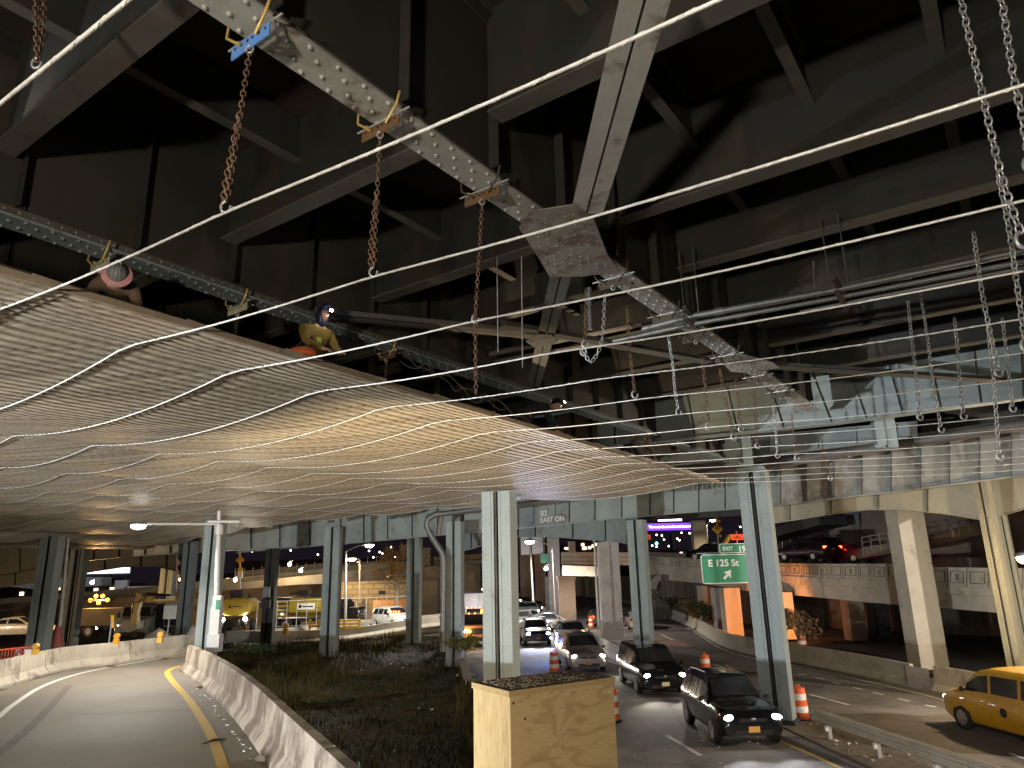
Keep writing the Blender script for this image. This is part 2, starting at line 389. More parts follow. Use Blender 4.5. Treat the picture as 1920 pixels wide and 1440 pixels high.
# ================================================================== JERSEY BARRIERS
def jersey(name, label, pts, side, m, hgt=.82, group=None, seglen=None, slots=False, ztop=None):
    """pts: foot line of the face; side: +1 body lies to the right of the walking direction"""
    pts = cr(pts, 6) if len(pts) > 2 else [Vector(p) for p in pts]
    prof = [(0, 0), (0, .08), (.16, .30), (.21, hgt), (.38, hgt), (.43, .30), (.59, .08), (.59, 0)]
    rings = []
    for i, p in enumerate(pts):
        d = (pts[min(i+1, len(pts)-1)]-pts[max(i-1, 0)]); d.z = 0; d.normalize(); s = Vector((d.y, -d.x, 0))*side
        rings.append([p+s*a+ZZ*h for a, h in prof])
    root = thing(name, label, 'barrier', (pts[len(pts)//2].x, pts[len(pts)//2].y, pts[0].z), group=group)
    if seglen:
        # separate cast units with thin joints
        cur = []; acc = 0; units = []
        for i, r in enumerate(rings):
            cur.append(r)
            if i: acc += (pts[i]-pts[i-1]).length
            if acc > seglen or i == len(rings)-1:
                units.append(cur); cur = [r]; acc = 0
        for u_ in units:
            if len(u_) < 2: continue
            b = MB(); a0 = u_[0]; e0 = (u_[1][0]-u_[0][0]).normalized()*.045
            rr = [[q+e0 for q in u_[0]]]+u_[1:]
            b.loft(rr, True, False); b.build('barrier_unit', m, root, fix=True)
    else:
        b = MB(); b.loft(rings, True, False); b.build('barrier_body', m, root, fix=True)
    if slots:
        L = sum((pts[i+1]-pts[i]).length for i in range(len(pts)-1)); d = (pts[-1]-pts[0]).normalized(); s = Vector((d.y, -d.x, 0))*side
        k = 1.5; b = MB()
        while k < L:
            c = pts[0]+d*k - s*.0; b.box(c+ZZ*.3+s*.06, .12, .075, .22, d, s); k += 2.0
        b.build('drain_slot', BLACKG, root)
    return root
CONC_B = mat('stained_ramp_barrier_concrete', (.43, .37, .30), .82, 0, .18, 1.1, (.17, .13, .10), .49, .9, .5, 30, stretch=(1, 1, .55))
rb = jersey('concrete_barrier', 'long curved stained concrete barrier on the right side of the ramp', BR_ext, -1, CONC_B, .88, seglen=6)
q = Z(672, 1436, 1.2); b = MB(); b.box(P(672, 1434, 10.3), .05, .005, .035, Vector((.5, -.86, 0)), Vector((.86, .5, 0)))
b.build('marker_plate', mat('green_marker', (.05, .3, .2), .5), rb)
lbar = jersey('concrete_barrier', 'weathered concrete barrier units along the left edge of the ramp', [BL_ext[i] for i in range(len(BL_ext))], 1, CONC, .82, seglen=3.6)
# centre: wall left of the queue (low jersey), median barrier, right barrier
jersey('concrete_barrier', 'dark low concrete wall between grass verge and queue of cars', [(-4.6, 75, RZ), (-3.6, 52, RZ), (-3.0, 42, RZ), (-1.3, 29.5, RZ), (0, 20.7, RZ), (1.6, 8, RZ)], 1, CONC, .8)
MED = [(2.1, 125, RZ), (2.9, 95, RZ), (3.7, 70, RZ), (4.3, 58, RZ), (5.1, 46, RZ), (5.75, 38, RZ), (6.1, 34.5, RZ)]
jersey('concrete_barrier', 'pale median barrier running beside the queue of cars', [(x+.0, y, z) for x, y, z in MED], -1, CONC_C, .85)
rbot = [Z(x, y, RZ) for x, y in ((1050, 1113), (1100, 1117), (1160, 1128), (1222, 1147), (1285, 1172), (1345, 1207), (1412, 1229), (1479, 1240), (1600, 1264), (1702, 1288))]
jersey('concrete_barrier', 'long tan barrier on the far side of the right highway', rbot, -1, CONC_P, .88, seglen=9)
jersey('concrete_barrier', 'short barrier end section right of the big concrete column', [Z(1748, 1297, RZ), Z(1850, 1318, RZ), Z(1960, 1345, RZ)], -1, CONC_P, .95)
sg = MB(); sg.box((Z(1702, 1288, RZ)+Z(1748, 1297, RZ))/2+ZZ*.42, .62, .04, .42, (Z(1748, 1297, RZ)-Z(1702, 1288, RZ)).normalized(), Vector((.3, 1, 0)).normalized())
tag(sg.build('barrier_patch_plate', CONC_C), 'square grey steel plate bridging gap in right barrier', 'plate')
jersey('concrete_barrier', 'low slotted concrete barrier beyond the grass verge', [P(425, 1207, 49), P(632, 1201, 53), P(757, 1183, 58), P(860, 1168, 64)], -1, CONC_P, .75, slots=True)
jersey('concrete_barrier', 'pale barrier behind the slotted one along the yard road', [P(425, 1213, 52), P(600, 1197, 57), P(662, 1187, 60), P(760, 1179, 65), P(860, 1168, 70)], -1, CONC_P, .95)

# low yellow water barrier by the slotted wall
def yellow_rack(px, py, Y, n, lab, wdt):
    q = P(px, py, Y); r = thing('yellow_water_barrier', lab, 'barrier', q, R_(20), group='yellow plastic barriers by the slotted wall')
    for k in range(n):
        b = MB(); b.bar((-wdt/2, 0, .22+k*.22), (wdt/2, 0, .22+k*.22), .3, .15); b.build('rail', mat('yellow_plastic', (.75, .42, .03), .5), r, local=True)
    b = MB(); [b.box((x, 0, .35), .07, .12, .35) for x in (-wdt/2+.1, 0, wdt/2-.1)]; b.build('frame', mat('yellow_plastic_frame', (.65, .36, .03), .5), r, local=True)
yellow_rack(645, 1183, 51, 3, 'yellow plastic barrier of stacked rails right of the verge column', 2.2)
yellow_rack(597, 1180, 53, 1, 'short yellow plastic barrier left of the verge column', 1.4)

# warning flashers on the barriers
AMB = mat('dim_amber_plastic', (.45, .23, .02), .5)
for (x, y, Y, lab) in ((66, 1222, 24.5, 'yellow warning flasher on the barrier beside the red fence'), (218, 1203, 29, 'dull orange tilted flasher on the left barrier'),
                  (300, 1200, 31, 'yellow warning flasher on barrier below the debris mound'), (457, 1189, 50, 'small yellow flasher right of the lamp column on the far barrier'), (535, 1184, 51, 'small yellow flasher on the far barrier before the tanker')):
    q = P(x, y, Y); r = thing('warning_flasher', lab, 'warning light', q, group='warning flashers on the barriers')
    k = Y/26
    b = MB(); b.tube([q+ZZ*.18*k-Vector((0, .05, 0)), q+ZZ*.18*k+Vector((0, .05, 0))], .1*k, 12); b.build('lens', AMB, r)
    b = MB(); b.box(q, .09*k, .07, .09*k); b.build('battery_case', AMB, r)
# red mesh fence at far left
q0 = P(-30, 1238, 27); q1 = P(72, 1226, 29.5)
r = thing('red_barrier_fence', 'red steel crowd fence behind the left barrier with white panel', 'fence', q0)
REDP = mat('red_fence_paint', (.5, .07, .04), .5)
b = MB(); b.bar(q0+ZZ*.3, q1+ZZ*.3, .05, .05); b.bar(q0-ZZ*.6, q1-ZZ*.6, .05, .05)
for k in range(18): p = q0.lerp(q1, k/17); b.bar(p-ZZ*.6, p+ZZ*.3, .025, .025, Vector((0, 1, 0)))
b.build('rails', REDP, r)
b = MB(); b.box(q0.lerp(q1, .75)+Vector((0, -.05, .0)), .35, .02, .22); b.build('white_panel', REFL, r)

# ================================================================== GUARDRAIL
def guardrail(name, label, a, b_, n):
    a = Vector(a); b_ = Vector(b_); r = thing(name, label, 'guardrail', a); d = (b_-a).normalized(); s = Vector((-d.y, d.x, 0))
    GALV = mat('galvanised_guardrail', (.50, .47, .41), .45, .05, .15, 3, (.25, .2, .14), .36, 3)
    for sd in (1, -1):
        prof = [(0, .42), (.05, .45), (.05, .50), (0, .54), (0, .58), (.05, .62), (.05, .67), (0, .72), (-.02, .72), (-.02, .42)]
        b = MB(); b.loft([[p+s*(sd*(.1+o))+ZZ*h for o, h in prof] for p in (a, b_)]); b.build('rail_beam', GALV, r, fix=True)
    for k in range(n):
        p = a.lerp(b_, (k+.3)/n); b = MB(); b.bar(p, p+ZZ*.66, .1, .14, Vector((0, 1, 0))); o = b.build('post', POLEG, r)
        b = MB(); b.box(p+ZZ*.32-s*.0+Vector((-.09, -.03, 0)), .04, .05, .07); b.build('reflector', REFL, o)
guardrail('guardrail', 'long double steel guardrail in the dirt median at lower right', (8.88, 23.2, RZ), (10.6, 12.3, RZ), 5)
guardrail('guardrail', 'bright short steel guardrail behind the two black cars', (6.95, 30.5, RZ), (8.2, 25.0, RZ), 3)

# ================================================================== TRAFFIC DRUMS
def drum(x, y, z, lab, sc=1.0):
    q = Z(x, y, z); r = thing('traffic_drum', lab, 'traffic drum', q, random.random(), group='orange and white traffic drums')
    r.scale = (sc, sc, sc)
    hs = [0, .16, .18, .36, .38, .56, .58, .78, .80, .96]
    b = MB(); b.tube([(0, 0, 0), (0, 0, .06)], .34, 16); b.build('rubber_base', BLACKP, r, local=True)
    zs = [.06, .25, .44, .63, .82, 1.0]; rs = [.26, .25, .24, .23, .22, .20]
    for k in range(5):
        b = MB(); b.tube([(0, 0, zs[k]), (0, 0, zs[k+1])], [rs[k], rs[k+1]+.008], 16); b.build('orange_band' if k % 2 == 0 else 'white_band', ORANGE if k % 2 == 0 else REFL, r, local=True)
    b = MB(); b.tube([(-.07, 0, 1.0), (-.06, 0, 1.07), (.06, 0, 1.07), (.07, 0, 1.0)], .02, 6); b.build('handle', ORANGE, r, local=True)
drum(1109, 1178, RZ, 'traffic drum left of the wide pale column on the right road')
drum(1040, 1262, RZ, 'traffic drum just behind the plywood box, left of the silver minivan')
drum(1232, 1240, RZ, 'traffic drum mostly hidden behind black minivan roof')
drum(1324, 1270, RZ, 'traffic drum beyond the bright short guardrail')
drum(1503, 1350, RZ, 'tilted traffic drum at the head of the long guardrail')
drum(1148, 1352, RZ, 'traffic drum peeking out right of plywood box')
drum(1505, 1216, RZ+.3, 'glowing traffic drum on the far side of the right barrier', 1.0)
drum(1019, 1134, RZ, 'traffic drum beside the slender far piers')
drum(993, 1118, RZ, 'farthest small traffic drum beyond the queue')

# ================================================================== OVERHEAD STEELWORK
def rivet_rows(b, u0, u1, vs, z, step, r=.022, n=6, stag=True):
    k = 0; u = u0
    while u < u1:
        for i, v in enumerate(vs):
            b.dome(W(u+(step/2 if (stag and i % 2) else 0), v, z), (0, 0, -1), r, n, 1.1)
        u += step
def girder(vc, u0, u1, lab, riv=(0, 0), stiff=1.45, hgt=2.3, m=STEEL_W, off=0., mf=STEEL_W):
    r = thing('plate_girder', lab, 'girder', W(u0, vc, 8.2), group=None)
    bf = MB(); bf.bar(W(u0, vc, 8.22), W(u1, vc, 8.22), .38, .03, oz=0)
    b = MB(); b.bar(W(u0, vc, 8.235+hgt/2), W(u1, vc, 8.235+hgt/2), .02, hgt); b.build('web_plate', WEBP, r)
    b = MB(); b.bar(W(u0, vc-.07, 8.31), W(u1, vc-.07, 8.31), .02, .14); b.bar(W(u0, vc+.07, 8.31), W(u1, vc+.07, 8.31), .02, .14); b.build('flange_angles', m, r)
    b = MB(); b.bar(W(u0, vc, 8.25+hgt), W(u1, vc, 8.25+hgt), .34, .03); b.bar(W(u0, vc-.05, 8.14+hgt), W(u1, vc-.05, 8.14+hgt), .02, .2)
    b.build('top_flange', STEEL_D, r)
    k = 0; u = u0+off
    while u < u1:
        b = MB()
        for sd in (-1, 1):
            b.bar(W(u, vc+sd*.10, 8.4), W(u, vc+sd*.10, 8.12+hgt), .13, .02, UU); b.bar(W(u+.05, vc+sd*.04, 8.4), W(u+.05, vc+sd*.04, 8.12+hgt), .02, .11, UU)
        b.build('stiffener', STEEL_D, r); u += stiff; k += 1
    if riv[1] > riv[0]:
        b = bf; rivet_rows(b, riv[0], riv[1], [vc-.15, vc-.06, vc+.06, vc+.15], 8.205, .30, .027)
        for sd in (-1,):
            u = riv[0]
            while u < riv[1]:
                b.dome(W(u, vc+sd*.082, 8.33), VV*sd, .018, 5); u += .16
    bf.build('bottom_flange', mf, r)
    return r
G1 = girder(4.27, -5, 20.6, 'nearest riveted girder crossing the view from top left to the middle', (-.5, 20.5), off=.55, mf=FLANGE)
G2 = girder(9.35, -6, 30, 'second riveted girder behind the workers above platform edge', (1.5, 26), off=.2, mf=STEEL)
G3 = girder(14.4, -6, 30, 'dark girder farther left above the platform', (0, 0), off=.3)
G0 = girder(-1.6, -3, 22, 'girder over the right side that carries the long chains', (0, 0), off=.4)
# floor beams across
def fbeam(u, v0, v1, lab, z0=9.0, fw=.26, m=STEEL_D, mf=STEEL_W):
    r = thing('floor_beam', lab, 'beam', W(u, v0, z0), group='dark floor beams between the girders')
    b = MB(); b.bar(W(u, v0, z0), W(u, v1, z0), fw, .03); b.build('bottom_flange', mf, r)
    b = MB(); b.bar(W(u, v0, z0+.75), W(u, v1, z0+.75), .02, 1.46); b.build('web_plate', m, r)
    return r
FU = [(-.4, 'overhead near camera'), (2.65, 'crossing the top left corner'), (5.65, 'ending at top right of frame'), (8.75, 'above the second cable on the right'), (11.0, 'above the conduits on the right'), (13.6, 'behind the gusset plate'), (16.4, 'in the dark beyond the conduits'), (19.3, 'far end of the deck')]
for u, lab in FU:
    for v0, v1, nm in ((4.42, 9.2, 'middle bay'), (-1.45, 4.12, 'right bay'), (9.5, 14.25, 'left bay')):
        fbeam(u, v0, v1, 'dark floor beam in the %s, %s' % (nm, lab))
# outer bay to the right
for u, lab in FU[2:]:
    fbeam(u, -9, -1.75, 'dark floor beam right of the chain girder, %s' % lab)
# stringers
SU = [(1.35, 'right bay'), (2.9, 'right bay beside girder'), (5.9, 'middle bay near girder'), (7.6, 'middle bay'), (-.1, 'far right bay'), (11.0, 'left bay'), (12.7, 'outer left bay'), (-3.5, 'outer right bay'), (-5.5, 'outermost right bay')]
for i, (v, lab) in enumerate(SU):
    r = thing('stringer', 'slim stringer under the deck in the %s' % lab, 'beam', W(-5, v, 9.7), group='stringers under the deck')
    b = MB(); b.bar(W(-5, v, 9.75), W(28, v, 9.75), .15, .02); b.build('flange', STEEL_W, r)
    b = MB(); b.bar(W(-5, v, 10.1), W(28, v, 10.1), .015, .68); b.build('web_plate', STEEL_D, r)
b = MB(); b.bar(W(-8, 3, 10.65), W(30, 3, 10.65), 36, .16); 
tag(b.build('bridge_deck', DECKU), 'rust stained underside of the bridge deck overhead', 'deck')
# diagonal bracing in the plane of the lower flanges
def lateral(name, lab, a, b_, wd, gap=.02, m=STEEL_W, z=8.17):
    a = Vector((a.x, a.y, z)); b_ = Vector((b_.x, b_.y, z)); d = (b_-a).normalized(); s = Vector((d.y, -d.x, 0))
    r = thing(name, lab, 'brace', a)
    for sd in (-1, 1):
        b = MB(); b.bar(a+s*sd*(wd/4+gap/2), b_+s*sd*(wd/4+gap/2), wd/2-gap/2, .015); b.bar(a+s*sd*gap+ZZ*.06, b_+s*sd*gap+ZZ*.06, .015, .12)
        b.build('angle_bar', m, r)
    return r
lateral('lateral_brace', 'broad pale diagonal brace rising to the top of the picture', Z(1100, 400, 8.17), Z(1226, -60, 8.17), .38, m=FLANGE)
lateral('lateral_brace', 'diagonal brace dropping from the large gusset plate', Z(1052, 515, 8.17), Z(1000, 725, 8.17), .30)
lateral('lateral_brace', 'thin diagonal brace running left from the far gusset', Z(1330, 680, 8.17), Z(940, 612, 8.17), .22, .01)
lateral('lateral_brace', 'thin diagonal brace running right from the far gusset', Z(1440, 688, 8.17), Z(1890, 716, 8.17), .26, .01)
lateral('lateral_brace', 'dark diagonal brace behind the headlamp worker', Z(590, 590, 8.17), Z(1000, 630, 8.17), .3, .02, STEEL_W)
GUSM = mat('mottled_gusset_paint', (.25, .235, .21), .6, .05, .35, 2.5, (.12, .08, .055), .48, 2.2, .3, 20)
def gusset(lab, pix, z=8.15, nr=40, m=FLANGE):
    pts = [Z(x, y, z) for x, y in pix]; c = sum(pts, Vector())/len(pts)
    r = thing('gusset_plate', lab, 'plate', c)
    b = MB(); b.prism(pts[::-1], (0, 0, .012)); k = 0
    xs = [p.x for p in pts]; ys = [p.y for p in pts]; poly = [(c.x+(p.x-c.x)*.88, c.y+(p.y-c.y)*.88) for p in pts]
    uu = -3.
    while uu < 3:
        vv = -3.
        while vv < 3:
            q = c+UU*uu+VV*(vv+(.06 if int(uu/.12) % 2 else 0))
            if inside(q.x, q.y, poly) and random.random() < .8: b.dome((q.x, q.y, z), (0, 0, -1), .022, 6, .8)
            vv += .135
        uu += .12
    b.build('plate', m, r)
gusset('large riveted gusset plate where the broad brace meets the near girder', [(973, 427), (993, 397), (1075, 384), (1113, 410), (1140, 480), (1162, 508), (1090, 519), (1030, 518), (1007, 480)], m=GUSM)
gusset('riveted gusset plate farther along the near girder', [(1345, 672), (1380, 660), (1450, 680), (1462, 690), (1405, 700), (1370, 697)])
gusset('small gusset plate where two thin braces cross', [(985, 640), (1005, 628), (1035, 628), (1045, 640), (1030, 650), (1000, 650)], m=STEEL_W)

# cable runs --------------------------------------------------------------
rows = [8.6, 15.6, 20.2, 24.6, 29.0, 33.4, 37.8, 42.2]
def platz(v):
    """height of the decking underside / cable top across the sag"""
    pts = [(-14, 6.1), (-.45, 6.36), (4.3, 6.57), (8.6, 6.8)]
    if v <= 8.6:
        for (a, za), (b_, zb) in zip(pts, pts[1:]):
            if v <= b_:
                t = (v-a)/(b_-a); return za+(zb-za)*t - .04*math.sin(math.pi*max(0, t))
        return 6.1
    for a, b_ in zip(rows, rows[1:]):
        if v <= b_:
            t = (v-a)/(b_-a); s = .25 if b_-a > 5 else .16
            drop = 0 if v < 31 else (v-31)*.07
            return 6.8 - s*4*t*(1-t) - drop
    return 6.8-(v-31)*.07-.1
cu = [1.15+1.45*i for i in range(16)]
cabn = ['first', 'second', 'third', 'fourth', 'fifth', 'sixth', 'seventh', 'eighth', 'ninth', 'tenth', 'eleventh', 'twelfth', 'thirteenth', 'fourteenth', 'fifteenth', 'sixteenth']
for i, u in enumerate(cu):
    pts = []; v = -14.
    while v < 42.3:
        pts.append(W(u, v, platz(v)-.02)); v += .43
    b = MB(); b.tube(pts, .0105 if i < 5 else .0075, 6)
    # twisted strands show as a fine helix
    if i < 6:
        hp = []
        v = -6.
        while v < 9:
            a = v*26; c = W(u, v, platz(v)-.02); hp.append(c+UU*math.cos(a)*.0105+ZZ*math.sin(a)*.0105); v += .05
        b.tube(hp, .003, 3)
    tag(b.build('wire_rope', CABLE), '%s steel wire rope counted from the top left, carrying the platform decking' % cabn[i], 'cable', 'wire ropes under the bridge')

# corrugated decking platform ------------------------------------------------
DECK = mat('corrugated_metal_decking', (.34, .295, .23), .46, .15, .5, 1.1, (.19, .15, .11), .42, .9, stretch=(.16, 7.0, 1), rotz=R_(-55))
def corr(v):
    t = (v/.19) % 1.0
    if t < .56: return 0.
    if t < .60: return (t-.56)/.04*.07
    if t < .96: return .07
    return (1-t)/.04*.07
root = thing('decking_platform', 'huge suspended platform of corrugated metal decking sheets over the ramp', 'platform', W(2, 8, 6.8))
vsamp = []; v = 6.84
while v < 43.5:
    vsamp += [v+.0001, v+.1063, v+.1141, v+.1823]; v += .19
for i in range(-3, 15):
    ua = 1.15+1.45*i-.10; ub = ua+1.45+.22
    b = MB(); vs = []; fs = []
    k = 0
    lift = .012*(i % 2)
    sheetv = None
    kinds = []
    for q_, v in enumerate(vsamp):
        vstart = 7.05+max(0, (ua-2))*.04
        if v < vstart: continue
        kinds.append(q_ % 4); sh = int(v/.9); random.seed(sh*31+i*7)
        e0 = ua + random.uniform(-.06, .05); e1 = ub+random.uniform(-.05, .07); dz = random.uniform(0, .003)
        z = platz(v)+corr(v)+lift+dz
        for j in range(4):
            t = j/3; u = e0+(e1-e0)*t
            vs.append(W(u, v, z+(.03 if j == 0 else 0)))
    n = len(vs)//4
    for a in range(n-1):
        if kinds[a] == 2: continue        # open gap between two channel slats
        for j in range(3): fs.append((a*4+j, a*4+j+1, a*4+j+5, a*4+j+4))
    b.add(vs, fs, False); b.build('decking_row', DECK, root)
random.seed(11)
# dark tie wires at each lap
b = MB()
for i in range(-1, 15):
    u = 1.15+1.45*i; v = 7.8
    while v < 26:
        z = platz(v)+.0; b.tube([W(u-.16, v+.12, z+.09), W(u-.02, v+.06, z-.015), W(u+.02, v+.03, z-.03), W(u+.16, v+.13, z+.06)], .006, 3, caps=False); v += .19 if v < 17 else .38
b.build('tie_wires', mat('dark_tie_wire', (.04, .035, .03), .7), root)
b = MB(); n_ = 0
vv_ = [7.1+.5*k for k in range(73)]
b.grid(lambda s_, t_: W(-3+25.8*s_, 7.14+(35.8*t_)+max(0, 25.8*s_-5)*.04*(1-t_), platz(7.14+35.8*t_)+.118), 20, 90, False)
b.build('light_blocking_sheet', mat('dark_gap_backing', (.06, .045, .03), .9, 0, .3, 2), root)  # added sheet, stops light passing the slat gaps and keeps them dark
# edge trim
b = MB(); pts = [W(u, 7.03+max(0, u-2)*.04, platz(7.1)+.03) for u in (-4, 0, 4, 8, 12, 16, 20, 22.9)]
for a, c in zip(pts, pts[1:]): b.bar(a, c, .03, .07)
b.build('edge_trim', mat('dull_edge_trim', (.24, .19, .14), .6, 0, .2, 4), root)

# beam clamps with chains -----------------------------------------------------
def link_mesh(b, c, d, side, L=.058, wd=.032, r=.0055):
    h = L/2-wd/2; pts = []
    for k in range(4): a = -math.pi/2+math.pi*(k/3); pts.append(c+d*(h+math.cos(a)*wd/2)+side*(math.sin(a)*wd/2))
    for k in range(4): a = math.pi/2+math.pi*(k/3); pts.append(c+d*(-h+math.cos(a)*wd/2)+side*(math.sin(a)*wd/2))
    b.tube(pts, r, 4, closed=True)
def chain(name, lab, pts, m, group='hanging chains', sc=1.0, hook=True):
    pts = cr(pts, 8) if len(pts) > 2 else [Vector(p) for p in pts]
    # resample
    L = .047*sc; out = []; carry = 0
    for a, c in zip(pts, pts[1:]):
        d = c-a; l = d.length
        t = carry
        while t < l: out.append((a+d*(t/l), d.normalized())); t += L
        carry = t-l
    root = thing(name, lab, 'chain', pts[0], group=group)
    b = MB()
    for i, (p, d) in enumerate(out):
        s = d.orthogonal().normalized(); s2 = d.cross(s); a = i*math.pi/2+.4
        link_mesh(b, p, d, s*math.cos(a)+s2*math.sin(a), .06*sc, .036*sc, .0062*sc)
    b.build('links', m, root)
    if hook:
        q = pts[-1]; b = MB()
        hp = [q+Vector((math.cos(a)*.035*sc, 0, -.03*sc+math.sin(a)*.045*sc)) for a in [R_(x) for x in range(100, 400, 30)]]
        b.tube(hp, .011*sc, 6); b.build('shackle', CHAIN_S, root)
    return root
def clamp(lab, u, v, plate_m, rod=YROD, z=8.2, sc=1.0):
    c = W(u, v, z-.17); r = thing('beam_clamp', lab, 'clamp', c, group='beam clamps on the girder flanges')
    b = MB(); hw = .24*sc
    outl = [(-hw, -.06), (-hw, .055), (hw, .055), (hw, -.06)]
    b.prism([c-UU*.006+VV*a+ZZ*h for a, h in outl], UU*.012); o = b.build('hanger_plate', plate_m, r, fix=True)
    for a in (-.19, -.11, -.03, .03, .11, .19):
        b = MB(); b.tube([c+VV*a*sc+ZZ*.02-UU*.009, c+VV*a*sc+ZZ*.02+UU*.009], .014, 8); b.build('bolt_hole', BLACKG, o)
    for sd in (-1, 1):
        e = c+VV*sd*.25; b = MB(); b.tube([c+VV*sd*.1*sc-ZZ*.0-UU*.03, e+ZZ*.12-UU*.05, e+ZZ*.26-UU*.03+VV*sd*.02], .013, 6); b.build('j_rod', rod, r)
    b = MB(); b.tube([c-VV*.34+ZZ*.10+UU*.03, c+VV*.34+ZZ*.10+UU*.03], .010, 6)
    for sd in (-1, 1): b.box(c+VV*sd*.22+ZZ*.1+UU*.03, .02, .02, .02)
    b.build('cross_bolt', SROD, r)
    b = MB(); q = c-ZZ*.07; b.tube([q+Vector((math.cos(a)*.028, 0, math.sin(a)*.035)) for a in [R_(x) for x in range(0, 360, 40)]], .009, 5, closed=True); b.build('eye_link', CHAIN_S, r)
    return c-ZZ*.1
cl = [(1.15, 'clamp overhead left of the frame top', BROWNP), (2.66, 'bright blue clamp plate with holes on the near girder', BLUEP), (4.05, 'rusty clamp plate behind the second rope on the near girder', BROWNP), (5.6, 'dull brown clamp plate beside the large gusset', BROWNP),
      (8.7, 'rusty clamp plate just beyond the large gusset', BROWND), (10.6, 'dark clamp under the conduits', BROWND), (11.9, 'dark clamp next to the far gusset', BROWND), (13.6, 'dark clamp beyond the far gusset', BROWND), (15.6, 'dark clamp near the end of the near girder', BROWND), (17.4, 'last dark clamp at the end of the near girder', BROWND)]
tops = []
for u, lab, m in cl: tops.append(clamp(lab, u, 4.27, m, YROD if u < 5 else BROWND))
for u, lab in ((3.95, 'pale green clamp plate above the pink hard hat'), (6.0, 'pale green clamp plate left of the kneeling worker'), (9.2, 'dark clamp plate right of the kneeling worker')):
    q = clamp(lab, u, 9.35, GREENP if u < 8 else BROWNP); chain('support_chain', 'short chain under the ' + lab, [q, q-ZZ*.35, q-ZZ*.8], CHAIN_R, hook=False)
def cz(v): return platz(v)
def dbl(u, lab, top):
    bot = W(u, 4.3, cz(4.3)); 
    chain('support_chain', lab, [top, top.lerp(bot, .5), bot+ZZ*.05], CHAIN_R)
    chain('chain_tail', 'loose doubled end of the ' + lab, [top.lerp(bot, .42)+VV*.01, top.lerp(bot, .75)+VV*.05, bot+VV*.04+ZZ*.10, bot+VV*.01+ZZ*.12], CHAIN_R, hook=False)
dbl(2.6, 'rusty chain hanging from the blue clamp', tops[1])
dbl(4.05, 'rusty chain hanging from the clamp behind the second rope', tops[2])
q = tops[3]; bot = W(5.5, 4.3, cz(4.3))
chain('support_chain', 'rusty chain from the clamp beside the gusset to the fourth rope', [q, q.lerp(bot, .5), bot+ZZ*.03], CHAIN_R)
chain('chain_tail', 'loose tail hanging below the fourth rope', [bot+ZZ*.02, bot-ZZ*.4, bot-ZZ*.78], CHAIN_R, hook=False)
top0 = P(66, -40, 4.5); bot0 = P(70, 112, 4.5)
chain('support_chain', 'thick rusty chain at the top left corner', [top0, top0.lerp(bot0, .5), bot0], CHAIN_R)
chain('chain_tail', 'doubled rusty chain strand at the top left corner', [P(80, -40, 4.55), P(82, 40, 4.55), P(74, 95, 4.5)], CHAIN_R, hook=False)
hang = [((1790, 600), (1796, 660), (1800, 720), (1806, 775), 9.8, CHAIN_S, 'thin bright chain left of the doubled ones near the right edge'),
        ((1380, 715), (1383, 740), (1386, 770), (1389, 800), 14.6, CHAIN_R, 'short rusty chain between the two far gusset chains'),
        ((1100, 545), (1099, 575), (1098, 600), (1097, 640), 9.4, CHAIN_R, 'short rusty chain beside the looped chain'),
        ((1134, 555), (1128, 640), (1108, 678), (1094, 655), 9.6, CHAIN_S, 'bright looped chain below the large gusset'),
        ((1176, 578), (1180, 650), (1186, 700), (1190, 735), 10.2, CHAIN_R, 'rusty chain right of the looped one'),
        ((1254, 635), (1262, 690), (1266, 735), (1272, 768), 11.8, CHAIN_S, 'bright straight chain below the conduits'),
        ((1317, 675), (1322, 720), (1326, 760), (1328, 795), 13.2, CHAIN_R, 'rusty chain at the left of the far gusset'),
        ((1350, 695), (1358, 740), (1366, 775), (1375, 815), 13.8, CHAIN_R, 'rusty chain just under the far gusset'),
        ((1413, 733), (1416, 765), (1418, 800), (1420, 832), 15.5, CHAIN_R, 'rusty chain right of the far gusset'),
        ((1450, 762), (1453, 800), (1456, 825), (1457, 850), 16.8, CHAIN_S, 'bright chain near the end of the girder'),
        ((1485, 780), (1487, 810), (1490, 830), (1493, 855), 18.0, CHAIN_R, 'dim chain at the very end of the girder'),
        ((1540, 820), (1545, 850), (1550, 870), (1556, 893), 19.0, CHAIN_R, 'dim doubled chain over the grey pipe'),
        ((1702, 560), (1710, 640), (1717, 700), (1724, 776), 10.3, CHAIN_S, 'long bright chain in front of the light blue girder'),
        ((1726, 550), (1740, 640), (1750, 720), (1764, 800), 10.8, CHAIN_S, 'second long bright chain in front of the light blue girder'),
        ((1786, -70), (1845, 190), (1878, 330), (1915, 440), 4.3, CHAIN_S, 'big bright chain slanting down at the right edge'),
        ((1868, -70), (1900, 140), (1915, 210), (1930, 300), 4.1, CHAIN_S, 'big bright chain in the top right corner'),
        ((1872, 330), (1892, 430), (1905, 520), (1922, 640), 5.8, CHAIN_S, 'doubled chain under the slanting one'),
        ((1826, 440), (1840, 540), (1856, 620), (1871, 690), 7.2, CHAIN_S, 'medium chain ending in a hook by the light blue girder'),
        ((1852, 610), (1862, 700), (1868, 780), (1873, 850), 9.0, CHAIN_S, 'thin chain crossing the lit girder at right'),
        ((1880, 600), (1886, 650), (1892, 700), (1898, 760), 9.6, CHAIN_S, 'thin chain nearest the right edge of the lit girder')]
for a, b1, c, d, Y, m, lab in hang:
    chain('hanging_chain', lab, [P(*a, Y), P(*b1, Y), P(*c, Y), P(*d, Y)], m, sc=1.25 if Y < 12 else 1.5)
